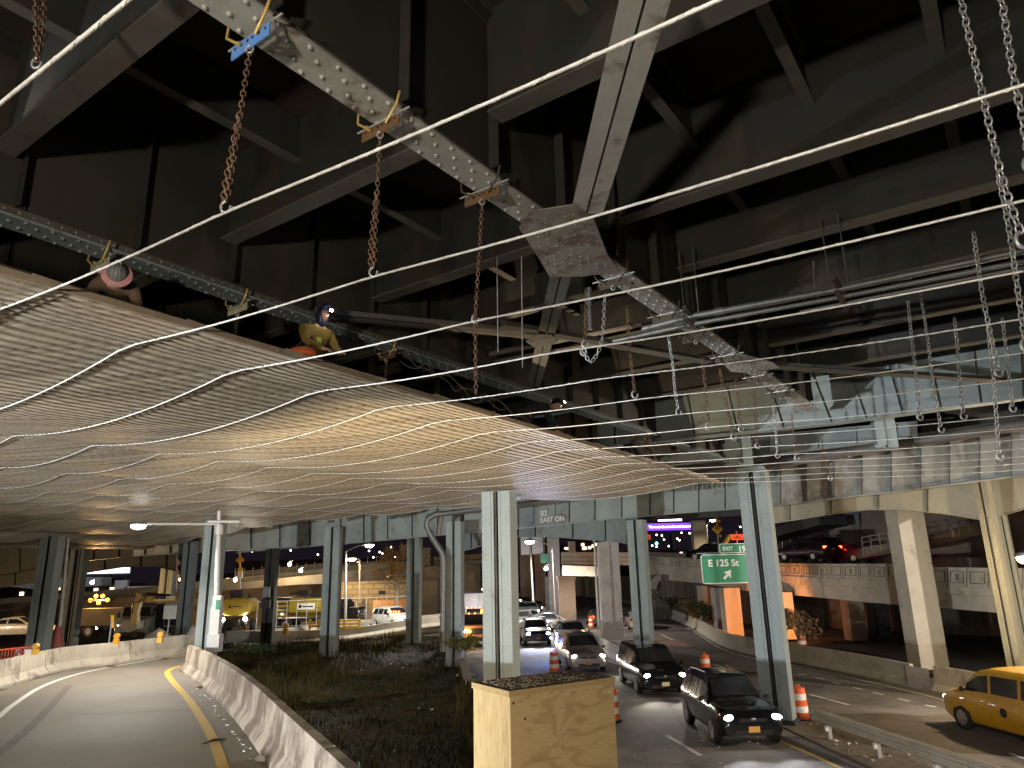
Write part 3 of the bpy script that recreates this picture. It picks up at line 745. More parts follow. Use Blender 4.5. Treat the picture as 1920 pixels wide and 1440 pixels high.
# conduits ---------------------------------------------------------------
def pipe(name, lab, pts, r, m, cat='pipe', n=10, group=None, couplings=()):
    root = thing(name, lab, cat, pts[0], group=group)
    b = MB(); b.tube(pts, r, n); b.build('pipe_run', m, root)
    for t in couplings:
        i = int(t*(len(pts)-1)); a = Vector(pts[i]); c = Vector(pts[min(i+1, len(pts)-1)]); p = a.lerp(c, t*(len(pts)-1)-i); d = (c-a).normalized()
        b = MB(); b.tube([p-d*.08, p+d*.08], r*1.25, n); b.build('coupling', m, root)
    return root
def Pv(x, y, u):          # on the vertical plane u = const
    d = ray(x, y); t = (u-CAM.dot(UU))/d.dot(UU); return CAM+d*t
pipe('conduit', 'thick grey conduit running under the floor beams', [Pv(1205, 617, 10.6), Pv(1303, 592, 10.6), Pv(1560, 545, 10.6), Pv(1930, 468, 10.6)], .05, PIPE, couplings=(.4, .8))
pipe('conduit', 'thinner conduit just below the thick one', [Pv(1150, 640, 10.6), Pv(1303, 607, 10.6), Pv(1560, 560, 10.6), Pv(1930, 488, 10.6)], .035, PIPE)
pipe('conduit', 'third narrow conduit of the overhead bundle', [Pv(1500, 585, 10.8), Pv(1930, 500, 10.8)], .025, PIPE)
pipe('conduit', 'dark rail like conduit running left behind the gusset', [Pv(735, 706, 12.5), Pv(900, 668, 12.5), Pv(1205, 607, 12.5)], .06, PIPE_D)
pipe('conduit', 'lower dark conduit running left behind the gusset', [Pv(780, 712, 12.7), Pv(960, 672, 12.7), Pv(1205, 628, 12.7)], .045, PIPE_D)
for (x, y, lab) in ((1297, 595, 'rusty hanger bracket on conduits left of center'), (1575, 545, 'rusty hanger bracket on the conduits at right')):
    r = thing('pipe_hanger', lab, 'hanger', Pv(x, y, 10.6), group='rusty hangers holding the conduits'); c = Pv(x, y, 10.6)
    b = MB(); b.bar(c-UU*.3+ZZ*.09, c+UU*.3-ZZ*.02, .07, .05); b.bar(c-UU*.3-ZZ*.1, c+UU*.3-ZZ*.16, .07, .04); b.build('clip', BROWND, r)
    b = MB(); b.tube([c-VV*.12, c-VV*.12+ZZ*1.2], .012, 5); b.tube([c+VV*.12, c+VV*.12+ZZ*1.2], .012, 5); b.build('hanger_rod', PIPE, r)
for x, y0, y1, Y in ((1105, 540, 618, 9.6), (1525, 490, 540, 8.6), (932, 480, 660, 9.5), (978, 480, 690, 9.5)):
    b = MB(); b.tube([P(x, y0, Y), P(x+2, y1, Y)], .035 if x == 1105 else .009, 8); tag(b.build('vertical_conduit' if x == 1105 else 'hanger_rod', PIPE if x == 1105 else PIPE_D), {1105: 'pale vertical conduit dropping behind the gusset plate', 1525: 'thin rod above the thick conduit at right', 932: 'thin dark rod left of the fourth rope chain', 978: 'thin dark rod right of the fourth rope chain'}[x], 'rod')

# ================================================================== STEEL COLUMNS
def column(lab, x0, x1, Y, ytop, zbase, m=STEEL, wd=None, ztop=None, rot=0., riv=True, pxmid=None, group='built-up riveted viaduct columns'):
    """x0..x1: front face in pixels at mid height; rot turns the right side towards the camera"""
    yref = pxmid or 1100
    a = P(x0, yref, Y); c = P(x1, yref, Y); wd = wd or (c.x-a.x)/(math.cos(R_(rot))-a.x/Y*math.sin(R_(rot)))
    a.z = zbase; q = Matrix.Rotation(R_(rot), 3, 'Z')@Vector((wd/2, 0, 0)); loc = a+q
    zt = ztop; r = thing('steel_column', lab, 'column', loc, R_(rot), group=group)
    H = zt-zbase; hw = wd/2; fw = wd*.42
    for sd in (-1, 1):
        b = MB(); b.box((sd*(hw-fw/2), 0, H/2), fw/2, .012, H/2)
        b.box((sd*(hw-.01), .28, H/2), .012, .27, H/2); b.box((sd*(hw-fw/2), .565, H/2), fw/2, .012, H/2)
        b.box((sd*(hw-fw/2)-sd*fw*.28, -.02, H/2), .006, .012, H/2)
        if riv:
            z = .15
            while z < H-.05:
                for q_ in (-fw/2+.04, -fw/2+.12, fw/2-.12, fw/2-.04): b.dome((sd*(hw-fw/2)+q_, -.012, z+(.09 if abs(q_) > fw/2-.06 else 0)), (0, -1, 0), .024, 5, 1.0)
                z += .18
        b.build('flange_leg', m, r, local=True)
    b = MB(); b.box((0, .28, H/2), .015, .26, H/2); b.box((0, .2, H/2), hw-fw, .012, H/2); b.build('web_plate', STEEL_D, r, local=True)
    b = MB(); b.box((0, .28, .08), hw+.08, .38, .08); b.build('base_plate', STEEL_D, r, local=True)
    return r
column('tall near column in the middle, rising from behind the plywood box to the decking', 905, 958, 23, 905, -.6, FRAME_E, rot=-22, ztop=6.55)
column('tall near column crossing the exit sign, shadowed at its foot', 1405, 1458, 25, 900, RZ, STEEL, rot=-33, ztop=7.3, pxmid=1110)
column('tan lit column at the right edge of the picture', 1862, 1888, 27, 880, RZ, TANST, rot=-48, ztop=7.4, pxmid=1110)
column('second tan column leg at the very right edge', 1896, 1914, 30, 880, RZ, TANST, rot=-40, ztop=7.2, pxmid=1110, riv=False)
column('dark blue column standing between the two highways left of the sign', 1182, 1212, 37, 985, RZ, STEEL, rot=-32, ztop=6.5)
column('column beside the drain pipe at the right end of the grass', 836, 864, 38, 960, -.6, FRAME_E, rot=-14, ztop=6.7)
column('column at the back of the grass left of the drain pipe', 762, 786, 50, 1000, -.6, STEEL, rot=-12, ztop=6.6)
column('column standing in the middle of the grass verge', 604, 633, 43, 975, -.6, FRAME_E, rot=-8, ztop=6.9)
column('column with the street lamp pole in front of it', 374, 406, 33.5, 955, .5, FRAME_E, rot=-4, ztop=6.7)
column('large column at the left edge with the cable tie around its foot', 63, 97, 35, 990, 0, FRAME_E, rot=0, ztop=6.2)
column('dark column just right of the lamp post at left', 124, 150, 46, 1030, -1, STEEL, ztop=6.0, riv=False)
column('column rising behind left barrier beside the excavator', 337, 358, 44, 1000, -1, STEEL, ztop=6.3)
column('far slim column beside the excavator boom', 298, 322, 60, 1050, -.6, STEEL, riv=False, ztop=6.6)
column('dark column with electrical box left of the tanker', 494, 515, 49, 1010, -1, STEEL_D, ztop=6.3)
# electrical box on that column
q = P(500, 1110, 48.4); r = thing('electrical_box', 'grey electrical box on the dark column by the tanker', 'box', q)
b = MB(); b.box(q, .22, .12, .33); b.build('case', PIPE, r); b = MB(); b.box(q+ZZ*-.75, .28, .14, .26); b.build('lower_case', STEEL_D, r)

# ---------------- long riveted girder across the columns
def face_girder(lab, top, bot, nst, m, fl=.16, depth=.3, arch=None, riv=True, name='viaduct_girder', sm=STEEL_D):
    """top/bot lists of matching world points left->right"""
    n = len(top); r = thing(name, lab, 'girder', bot[0]); d = (bot[-1]-bot[0]); d.z = 0; d.normalize(); nrm = Vector((d.y, -d.x, 0))
    if nrm.y > 0: nrm = -nrm
    b = MB()
    for i in range(n-1): b.prism([bot[i], bot[i+1], top[i+1], top[i]], -nrm*.02)
    b.build('web_plate', m, r, fix=True)
    b = MB()
    for i in range(n-1):
        b.prism([bot[i]+nrm*fl, bot[i+1]+nrm*fl, bot[i+1]-nrm*fl, bot[i]-nrm*fl], (0, 0, -.035))
        b.prism([bot[i]+nrm*.02, bot[i+1]+nrm*.02, bot[i+1]+nrm*.02+ZZ*.14, bot[i]+nrm*.02+ZZ*.14], -nrm*.016)
    bfl = b
    b = MB()
    for i in range(n-1): b.prism([top[i]+nrm*fl, top[i+1]+nrm*fl, top[i+1]-nrm*fl, top[i]-nrm*fl], (0, 0, .035))
    b.build('top_flange', m, r, fix=True)
    def at(L, t):
        f = t*(n-1); i = min(int(f), n-2); return L[i].lerp(L[i+1], f-i)
    for k in range(nst):
        t = (k+.5)/nst; b = MB(); lo = at(bot, t); hi = at(top, t)
        b.bar(lo+nrm*.07, hi+nrm*.07, .015, .12, nrm); b.build('stiffener', sm, r)
    if riv:
        L = (bot[-1]-bot[0]).length; k = 0; b = bfl; N = int(L/.22)
        for i in range(N):
            t = (i+.5)/N
            p = at(bot, t); b.dome(p+nrm*.04+ZZ*(.10 if i % 2 else .05), nrm, .022, 5)
    bfl.build('bottom_flange', m, r, fix=True)
    return r
def PP(l, dy=0): return [P(x, y, Y) for x, y, Y in l]
face_girder('long pale plate girder spanning the columns across the picture', PP([(250, 985, 50), (640, 960, 44), (1000, 933, 39)]), PP([(250, 1042, 50), (640, 1020, 44), (1000, 987, 39)]), 15, FRAME_E)
face_girder('right half of the pale plate girder ahead of the exit sign', PP([(1001, 933, 39), (1220, 905, 35), (1440, 872, 31)]), PP([(1001, 987, 39), (1220, 966, 35), (1440, 949, 31)]), 9, FRAME_E)
face_girder('stained plate girder over the elevated highway at right', PP([(1441, 872, 31), (1700, 842, 28), (1990, 795, 25)]), PP([(1441, 949, 31), (1700, 919, 28), (1990, 882, 25)]), 10, STAIN)
face_girder('left end of the plate girder with shade put into its dark colour', PP([(-30, 1000, 56), (110, 990, 54), (249, 985, 50)]), PP([(-30, 1085, 56), (110, 1056, 54), (249, 1042, 50)]), 6, STEEL_D, riv=False)  # darker steel than the pale spans carries the shade of this end
def bridge_top(x0, x1, Y0, Y1, y0, y1, lab):
    a = P(x0, y0, Y0); c = P(x1, y1, Y1); d = (c-a).normalized(); n = Vector((d.y, -d.x, 0)); n = n if n.y > 0 else -n
    b = MB(); b.prism([a-n*.5, c-n*.5, c+n*9, a+n*9], (0, 0, .25)); tag(b.build('viaduct_deck', STEEL_D, fix=True), lab, 'deck')
bridge_top(-40, 1440, 55, 31, 984, 866, 'dark deck slab carried by the long pale girder')
bridge_top(1445, 2000, 31, 25, 866, 790, 'dark deck slab above the stained right girder')
# arched fascia girders below
def arch(lab, xs, Y0, Y1, tops, bots, nst, m):
    n = len(xs); Ys = [Y0+(Y1-Y0)*i/(n-1) for i in range(n)]
    return face_girder(lab, [P(x, t, Y) for x, t, Y in zip(xs, tops, Ys)], [P(x, b_, Y) for x, b_, Y in zip(xs, bots, Ys)], nst, m, fl=.12, name='arched_girder')
arch('arched girder between the two middle columns with lit piers behind', [973, 1038, 1113, 1160, 1195], 42, 37.5, [985, 978, 972, 968, 965], [1006, 1006, 1012, 1016, 1022], 4, STEEL)
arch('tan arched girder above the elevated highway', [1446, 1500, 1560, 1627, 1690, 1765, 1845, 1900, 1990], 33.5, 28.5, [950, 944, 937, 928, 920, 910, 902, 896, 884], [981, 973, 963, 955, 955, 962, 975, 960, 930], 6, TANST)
arch('short arched girder piece left of the near column', [858, 885, 905], 44, 43, [998, 996, 994], [1034, 1028, 1021], 1, STEEL)
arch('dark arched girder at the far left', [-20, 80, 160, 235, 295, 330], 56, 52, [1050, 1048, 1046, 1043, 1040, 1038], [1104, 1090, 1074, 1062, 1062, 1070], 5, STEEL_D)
arch('lower edge beam behind the grass column', [445, 540, 610], 52, 49, [1020, 1014, 1008], [1036, 1028, 1022], 3, STEEL)
arch('lower beam behind the exit sign and billboard', [1222, 1300, 1398], 40, 38, [960, 955, 948], [974, 970, 965], 2, STEEL_D)
# box brackets above left
for (x, y, Y, lab) in ((235, 1000, 44, 'left'), (340, 990, 42, 'middle'), (505, 985, 42, 'right of the lamp pole'), (620, 975, 41, 'beside the grass column'), (735, 968, 41, 'left of the drain pipe')):
    a = P(x, y, Y); b = MB(); b.bar(a, a+Vector((.9, -3.0, .05)), .34, .30); tag(b.build('cantilever_bracket', STEEL), 'grey cantilever bracket below decking, %s' % lab, 'bracket', 'cantilever brackets')
# graffiti chalk writing on girder
gr = face_girder('stained joint panel carrying white chalk writing', PP([(1008, 943, 38.6), (1040, 940, 38.0)]), PP([(1008, 984, 38.6), (1040, 981, 38.0)]), 0, FRAME_E, riv=False, name='joint_panel')
CH = mat('white_chalk', (.8, .8, .78), .8, 0, .1, 9)
rt = (P(1040, 961, 38.0)-P(1008, 964, 38.6)).normalized()
text('B2', .42, P(1013, 968, 38.2), rt, ZZ, CH, gr, bold=.005); text('EAST ON', .36, P(1013, 980, 38.1), rt, ZZ, CH, gr, bold=.005)

# ---------------- upper light-blue cross girder at right (end of overhead span)
face_girder('light blue cross girder closing the overhead span at right, lit in the middle', PP([(1120, 700, 24), (1500, 640, 21), (1960, 590, 17.6)]), PP([(1120, 839, 24), (1560, 794, 20.6), (1960, 741, 17.6)]), 11, FRAME_E, fl=.2)
face_girder('thin grey edge girder under the light blue one', PP([(1190, 862, 30), (1500, 812, 27), (1720, 792, 25)]), PP([(1190, 880, 30), (1500, 846, 27), (1720, 818, 25)]), 6, STEEL, riv=False, name='edge_girder')
face_girder('added dark backing closing the gap under the light blue girder', PP([(1110, 800, 34), (1500, 760, 31), (1990, 700, 28)]), PP([(1110, 905, 34), (1500, 855, 31), (1990, 795, 28)]), 7, STEEL_W, riv=False, name='dark_backing')  # backing added for the dark gap, its shade put into the colour
for x, yt, yb, Y, lab in ((1371, 822, 872, 24.5, 'left stub post beneath the light blue girder'), (1399, 818, 872, 24.2, 'right stub post beneath the light blue girder'), (1648, 786, 838, 22.5, 'left grey bearing post near the big pipe'), (1668, 785, 838, 22.5, 'right grey bearing post near the big pipe')):
    b = MB(); b.box(P(x, (yt+yb)/2, Y), .16, .12, (P(x, yt, Y).z-P(x, yb, Y).z)/2); b.box(P(x, yb, Y), .2, .16, .04); tag(b.build('bearing_post', STEEL), lab, 'post')
b = MB(); b.bar(P(1385, 884, 25), P(1432, 878, 24.6), .7, .12); tag(b.build('column_cap', STEEL), 'cap beam on top of the tall column by the exit sign', 'cap')
# drain pipes
pipe('drain_pipe', 'long dull drain pipe slanting up along the girder to the right', [P(970, 948, 37), P(1100, 930, 34), P(1310, 893, 29), P(1570, 851, 25.5), P(1760, 822, 23), P(1960, 790, 21)], .17, PIPE_D, couplings=(.2, .5, .62, .75))
pipe('drain_pipe', 'grey drain pipe with elbows running down beside the grass column', [P(905, 953, 36.5), P(850, 961, 37), P(818, 964, 37.3), P(803, 972, 37.3), P(799, 985, 37.3), P(806, 1000, 37.3), P(818, 1020, 37.3), P(829, 1036, 37.3), P(832, 1050, 37.3), P(831, 1130, 37.3), P(830, 1222, 37.3)], .15, PIPE, couplings=(.1, .28, .5, .78, .86, .93, .97))
pipe('drain_pipe', 'short rusty vertical drain pipe behind the grey elbow', [P(829, 960, 37.8), P(822, 1003, 37.8)], .13, PIPE_D)

# ================================================================== CONCRETE PIERS
def pier(lab, top, bot, Y, m, dep=1.2, name='concrete_pier', cap=0., joints=()):
    Y *= 1.2
    tl = P(top[0], top[2], Y); tr = P(top[1], top[2], Y); bl = P(bot[0], bot[2], Y); br = P(bot[1], bot[2], Y)
    zt = (tl.z+tr.z)/2; zb = (bl.z+br.z)/2-.15; xl = (tl.x+bl.x)/2; xr = (tr.x+br.x)/2
    r = thing(name, lab, 'pier', ((xl+xr)/2, Y, zb)); b = MB(); c = Vector(((xl+xr)/2, Y+dep/2, 0)); hw = (xr-xl)/2
    zs = [zb]+[zb+(zt-zb)*j for j in joints]+[zt]
    for i in range(len(zs)-1):
        b.box((c.x, c.y, (zs[i]+zs[i+1])/2), hw, dep/2, (zs[i+1]-zs[i])/2-.02)
    if joints: b.box((c.x, c.y, (zb+zt)/2), hw-.03, dep/2-.03, (zt-zb)/2-.03)
    b.build('shaft', m, r)
    if cap:
        b = MB(); b.box((c.x, c.y, zt+cap/2), hw*1.12, dep*.56, cap/2); b.build('cap', m, r)
    return r
pier('wide pale concrete column between the roads', (1121, 1159, 1015), (1132, 1170, 1196), 41, CONC_C, joints=(.19, .52))
pier('slim pale concrete column behind the lamp post', (1027, 1051, 1007), (1030, 1050, 1150), 69, CONC_C, joints=(.4,))
pier('short brown pier with a projecting cap', (1048, 1078, 1087), (1049, 1081, 1160), 60, CONC_O, cap=.35)
pier('narrow pale pier beside the far wall', (1022, 1029, 1081), (1024, 1031, 1150), 72, CONC_C)
pier('dim grey wall pier left of the far street lamp', (975, 1000, 1000), (975, 1000, 1118), 88, CONC_O, 3)
pier('dim grey wall pier right of the far street lamp', (1003, 1022, 1000), (1003, 1024, 1135), 84, CONC_O, 3)
for x0, x1, y0, y1, lab in ((977, 992, 1002, 1040, 'left pale hanging panel under the arch'), (998, 1017, 1002, 1039, 'right pale hanging panel under the arch')):
    a = P(x0, y1, 83); c = P(x1, y0, 83); b = MB(); b.box(((a.x+c.x)/2, 83, (a.z+c.z)/2), (c.x-a.x)/2, .1, (c.z-a.z)/2); tag(b.build('pale_banner', mat('pale_panel', (.5, .5, .53), .6, 0, .05, 1)), lab, 'panel')
pier('large two faced concrete column at right in front of the parapet', (1693, 1742, 940), (1712, 1766, 1250), 28, CONC_P, dep=1.1, joints=(.14, .37, .62))
pier('hexagonal pale column behind the dark van on the elevated road', (1563, 1614, 962), (1570, 1616, 1042), 55, CONC_C, cap=.3, joints=(.25, .75))
pier('grey pier behind the black car on the elevated road', (1300, 1325, 975), (1302, 1327, 1050), 75, CONC_C)
pier('orange lit pier just left of the sign column', (1357, 1388, 1102), (1364, 1394, 1192), 44, CONC_P)
pier('grey pier left of the orange lit one', (1340, 1357, 1102), (1345, 1363, 1182), 47, CONC_C)
pier('tan pier behind plants', (1312, 1326, 1098), (1318, 1331, 1168), 55, CONC_P)
pier('dark brown pier between the tan and grey piers', (1327, 1340, 1100), (1331, 1344, 1172), 56, CONC_O)
pier('orange lit pier right of the sign column', (1462, 1486, 1110), (1468, 1494, 1195), 42, CONC_P)
pier('dim pier in the undercroft behind the big column', (1592, 1622, 1125), (1600, 1628, 1232), 42, CONC_O)
pier('dark pier at the right of the undercroft', (1640, 1668, 1130), (1648, 1676, 1240), 44, STEEL_D)
# undercroft back wall
b = MB()
pts = [P(1215, 1085, 80), P(1320, 1085, 72), P(1475, 1100, 64), P(1700, 1120, 56), P(1900, 1140, 50), P(2040, 1150, 46)]
for a, c in zip(pts, pts[1:]): b.prism([Vector((a.x, a.y, -1)), Vector((c.x, c.y, -1)), Vector((c.x, c.y, c.z+.4)), Vector((a.x, a.y, a.z+.4))], (.2, .3, 0))
tag(b.build('undercroft_wall', mat('dark_stained_wall', (.09, .075, .055), .9, 0, .4, .8, (.2, .17, .12), .38, .6, stretch=(3, 3, .4))), 'dark stained wall beneath the elevated highway', 'wall')
b = MB(); b.quad(Vector((20, 34.5, RZ+.02)), Vector((36, 31, RZ+.02)), Vector((42, 54, RZ+.02)), Vector((20, 85, RZ+.02)), Vector((13.5, 74, RZ+.02)), Vector((17, 46, RZ+.02)))
o = b.build('undercroft_floor', GRND); o['kind'] = 'structure'

# ---------------- elevated highway with panelled parapet
def parapet(lab, xs, Ys, yt, yp, yl, yg, npan, seed):
    random.seed(seed); n = len(xs); Ys = [q*1.2 for q in Ys]
    T = [P(x, y, Y) for x, y, Y in zip(xs, yt, Ys)]; Pn = [P(x, y, Y) for x, y, Y in zip(xs, yp, Ys)]
    L = [P(x, y, Y) for x, y, Y in zip(xs, yl, Ys)]; G = [P(x, y, Y) for x, y, Y in zip(xs, yg, Ys)]
    r = thing('elevated_highway', lab, 'viaduct', G[0]); d = (T[-1]-T[0]); d.z = 0; d.normalize(); nr = Vector((d.y, -d.x, 0)); nr = nr if nr.y < 0 else -nr
    b = MB()
    for i in range(n-1): b.prism([Pn[i], Pn[i+1], T[i+1], T[i]], -nr*.35)
    b.build('parapet_wall', CONC_P, r, fix=True)
    b = MB()
    for i in range(n-1): b.prism([L[i]+nr*.12, L[i+1]+nr*.12, Pn[i+1]+nr*.12, Pn[i]+nr*.12], -nr*6)
    b.build('deck_slab', CONC_P, r, fix=True)
    b = MB()
    for i in range(n-1): b.prism([G[i]-nr*.05, G[i+1]-nr*.05, L[i+1]-nr*.05-ZZ*.02, L[i]-nr*.05-ZZ*.02], -nr*.5)
    b.build('fascia_beam', CONC_P, r, fix=True)
    def at(A, t):
        f = t*(n-1); i = min(int(f), n-2); return A[i].lerp(A[i+1], f-i)
    LINE = bpy.data.materials.get('parapet_recess_line') or mat('parapet_recess_line', (.12, .10, .08), .9)
    for k in range(npan):
        t0 = (k+.16)/npan; t1 = (k+.84)/npan; b = MB()
        def q(t, h): return at(Pn, t).lerp(at(T, t), h)+nr*.012
        pts = [q(t0, .22), q(t1, .22), q(t1, .80), q(t0, .80)]
        for a, c in zip(pts, pts[1:]+pts[:1]): b.bar(a, c, .03, .045, nr)
        kind = k % 4
        if kind == 1:
            b.bar(q((t0*.6+t1*.4), .35), q((t0*.4+t1*.6), .65), .03, .04, nr); b.bar(q((t0*.6+t1*.4), .65), q((t0*.4+t1*.6), .35), .03, .04, nr)
        elif kind == 3:
            for f in (.4, .6): b.bar(q(t0*(1-f)+t1*f, .35), q(t0*(1-f)+t1*f, .65), .03, .04, nr)
        a = q(k/npan, .02); c = q(k/npan, .98); b.bar(a, c, .03, .03, nr)
        b.build('panel_moulding', LINE, r)
    return r, T, nr
PA = parapet('elevated concrete highway with moulded parapet panels left of the sign column', [1212, 1265, 1318, 1398], [72, 62, 55, 47], [1043, 1046, 1049, 1053], [1059, 1064, 1068, 1075], [1067, 1072, 1078, 1086], [1084, 1089, 1094, 1108], 10, 1)
PB = parapet('elevated concrete highway with moulded parapet panels right of the sign column', [1455, 1530, 1610, 1692], [45, 40, 35.5, 31.5], [1056, 1057, 1057, 1057], [1078, 1083, 1086, 1090], [1092, 1097, 1101, 1106], [1113, 1120, 1128, 1135], 9, 2)
PC = parapet('near section of the elevated highway between big column and right edge', [1744, 1800, 1868, 2000], [30.5, 29, 27.5, 25.5], [1063, 1064, 1065, 1066], [1098, 1101, 1104, 1108], [1112, 1115, 1119, 1125], [1138, 1143, 1149, 1158], 5, 3)
# road surface behind parapets
b = MB(); b.prism([PA[1][0]+Vector((0, .5, -.95)), PA[1][-1]+Vector((0, .5, -.95)), PB[1][0]+Vector((0, .5, -.95)), PB[1][-1]+Vector((0, .5, -.95)), PC[1][-1]+Vector((0, .5, -.95)), PC[1][-1]+Vector((12, 10, -.95)), PB[1][0]+Vector((20, 18, -.95)), PA[1][0]+Vector((22, 10, -.95))], (0, 0, .05)); tag(b.build('elevated_road_surface', ASPH, fix=True), kind='structure')
# far parapet of elevated road
b = MB(); pts = [P(1180, 1033, 105), P(1300, 1038, 92), P(1460, 1040, 74), P(1700, 1044, 55), P(1870, 1046, 46)]
for a, c in zip(pts, pts[1:]): b.prism([a-ZZ*1.6, c-ZZ*1.6, c, a], (.1, .3, 0))
tag(b.build('far_parapet', CONC_C), 'plain pale far parapet behind the cars on the elevated road', 'wall')
# ramp at right background with handrail
rr = thing('background_ramp', 'rising concrete ramp with handrails seen between the right columns', 'ramp', P(1618, 1050, 52))
b = MB(); b.prism([P(1618, 1046, 52), P(1700, 1035, 48), P(1860, 1000, 44), P(1860, 975, 44), P(1700, 1015, 48), P(1618, 1028, 52)], (.5, 2, 0)); b.build('ramp_wall', CONC_O, rr, fix=True)
b = MB(); b.prism([P(1615, 950, 66), P(2040, 900, 56), P(2040, 1070, 56), P(1615, 1052, 66)], (.2, .4, 0)); b.build('back_wall', CONC_O, rr, fix=True)
for dz in (0, .35, .7):
    b = MB(); b.tube([P(1618, 1027, 51.5)+ZZ*dz, P(1700, 1013, 47.5)+ZZ*dz, P(1860, 973, 43.5)+ZZ*dz], .035, 5); b.build('handrail', POLEG, rr)
for k in range(14): t = k/13; a = P(1618, 1027, 51.5).lerp(P(1860, 973, 43.5), t); b = MB(); b.tube([a-ZZ*.5, a+ZZ*.75], .03, 4); b.build('baluster', POLEG, rr)
# steel arch bridge frames + lamp posts left of the van
rr = thing('steel_truss_bridge', 'far steel truss bridge behind the dark van', 'bridge', P(1500, 1040, 95))
b = MB(); b.bar(P(1440, 1008, 70), P(1562, 975, 62), 3, .8); b.bar(P(1440, 1000, 70), P(1562, 968, 62), .3, .5); b.build('deck_edge', STEEL_W, rr)
b = MB()
for k, (x0, x1) in enumerate(((1452, 1470), (1480, 1462), (1500, 1480), (1478, 1500), (1520, 1540))): b.bar(P(x0, 1042, 88), P(x1, 1002, 88), .5, .5)
b.build('truss_legs', STEEL_W, rr)
for i, (x, y0, y1) in enumerate(((1468, 1040, 1016), (1482, 1040, 1008), (1500, 1035, 1000), (1520, 1032, 990), (1540, 1030, 986))):
    a = P(x, y0, 80); c = P(x, y1, 80); e = P(x+14+i, y1-9, 80); b = MB(); b.tube(cr([a, c, c+(e-c)*.4+ZZ*.25, e], 4), .09, 6)
    tag(b.build('unlit_lamp_post', POLEG), '%s thin unlit curved lamp post of the row behind the dark van' % ('first', 'second', 'third', 'fourth', 'fifth')[i], 'lamp post', 'row of curved posts behind the dark van')

# ================================================================== LEFT BACKGROUND : retaining walls, upper road
def wallpoly(name, lab, pix, m, thick=1.0, cat='wall', kind=None):
    pts = [P(x, y, Y) for x, y, Y in pix]; b = MB(); b.prism(pts, (0.1, thick, 0)); o = b.build(name, m, fix=True); tag(o, lab, cat); return o
wallpoly('retaining_wall', 'lower tan concrete retaining wall across the yard at left', [(150, 1165, 75), (470, 1170, 78), (820, 1172, 84), (820, 1088, 84), (560, 1096, 80), (150, 1128, 75)], WALLT)
wallpoly('retaining_wall', 'upper tan retaining wall of the sloping road at left', [(-30, 1190, 86), (300, 1170, 88), (700, 1150, 92), (900, 1140, 94), (900, 1058, 94), (700, 1066, 92), (520, 1085, 90), (300, 1108, 88), (-30, 1135, 86)], WALLT)
ug = thing('highway_parapet', 'long parapet with railing climbing along the upper road at left', 'parapet', P(150, 1128, 95))
b = MB(); b.prism([P(-30, 1140, 95), P(300, 1112, 98), P(720, 1066, 104), P(905, 1058, 108), P(905, 1050, 108), P(720, 1054, 104), P(300, 1098, 98), P(-30, 1125, 95)], (.1, .6, 0)); b.build('parapet_wall', CONC_P, ug, fix=True)
b = MB(); b.bar(P(150, 1122, 97), P(300, 1103, 100), .15, .15); b.bar(P(300, 1103, 100), P(720, 1060, 106), .15, .15); b.build('top_rail', POLEG, ug)
b = MB(); b.prism([P(-30, 1150, 82), P(300, 1128, 83), P(620, 1100, 85), P(620, 1096, 85), P(300, 1124, 83), P(-30, 1146, 82)], (.1, .5, 0)); b.build('ledge', CONC_P, ug, fix=True)
fn = thing('mesh_fence', 'grey mesh fence panels standing on the upper road parapet', 'fence', P(520, 1085, 104))
b = MB(); b.prism([P(440, 1088, 102), P(605, 1072, 104), P(605, 1056, 104), P(440, 1072, 102)], (.05, .04, 0)); b.prism([P(640, 1070, 105), P(722, 1062, 106), P(722, 1050, 106), P(640, 1057, 105)], (.05, .04, 0)); b.build('mesh_panel', mat('mesh_fence_panel', (.20, .16, .12), .9), fn, fix=True)
b = MB()
for k in range(18): t = k/17; a = P(440+282*t, 1089-26*t, 101.5+4*t); b.tube([a, a+ZZ*1.6], .05, 4)
b.build('fence_posts', POLEG, fn)
# brick-like block wall
BW = mat('stone_block_wall', (.23, .175, .11), .9, 0, .2, .5)
def brickify(m):
    t = m.node_tree; n = t.nodes; L = t.links; b = n['Principled BSDF']
    tc = n.new('ShaderNodeTexCoord'); mp = n.new('ShaderNodeMapping'); mp.inputs['Rotation'].default_value = (R_(90), 0, 0)
    br = n.new('ShaderNodeTexBrick'); br.inputs['Scale'].default_value = .5; br.inputs['Color1'].default_value = (.20, .155, .10, 1); br.inputs['Color2'].default_value = (.165, .125, .08, 1); br.inputs['Mortar'].default_value = (.11, .08, .05, 1)
    br.inputs['Mortar Size'].default_value = .03
    L.new(tc.outputs['Object'], mp.inputs[0]); L.new(mp.outputs[0], br.inputs['Vector']); L.new(br.outputs[0], b.inputs['Base Color'])
brickify(BW)
wallpoly('block_wall', 'stone block wall behind the tree and lamp', [(636, 1160, 74), (762, 1160, 76), (762, 1086, 76), (636, 1092, 74)], BW, .5)
wallpoly('stone_tower', 'pale stone block tower beyond the tree', [(790, 1062, 96), (807, 1060, 96), (807, 1027, 96), (790, 1027, 96)], BW, 3, 'tower')
br = thing('far_overpass', 'far tan overpass crossing the queue of headlights', 'bridge', P(800, 1080, 110))
b = MB(); b.prism([P(770, 1080, 110), P(905, 1062, 112), P(905, 1049, 112), P(770, 1060, 110)], (.2, 8, 0)); b.build('span', CONC_P, br, fix=True)
b = MB(); b.prism([P(780, 1062, 109), P(905, 1050, 111), P(905, 1038, 111), P(780, 1048, 109)], (.05, .2, 0)); b.build('railing_screen', mat('railing_screen', (.35, .26, .14), .8, 0, .2, 1), br, fix=True)
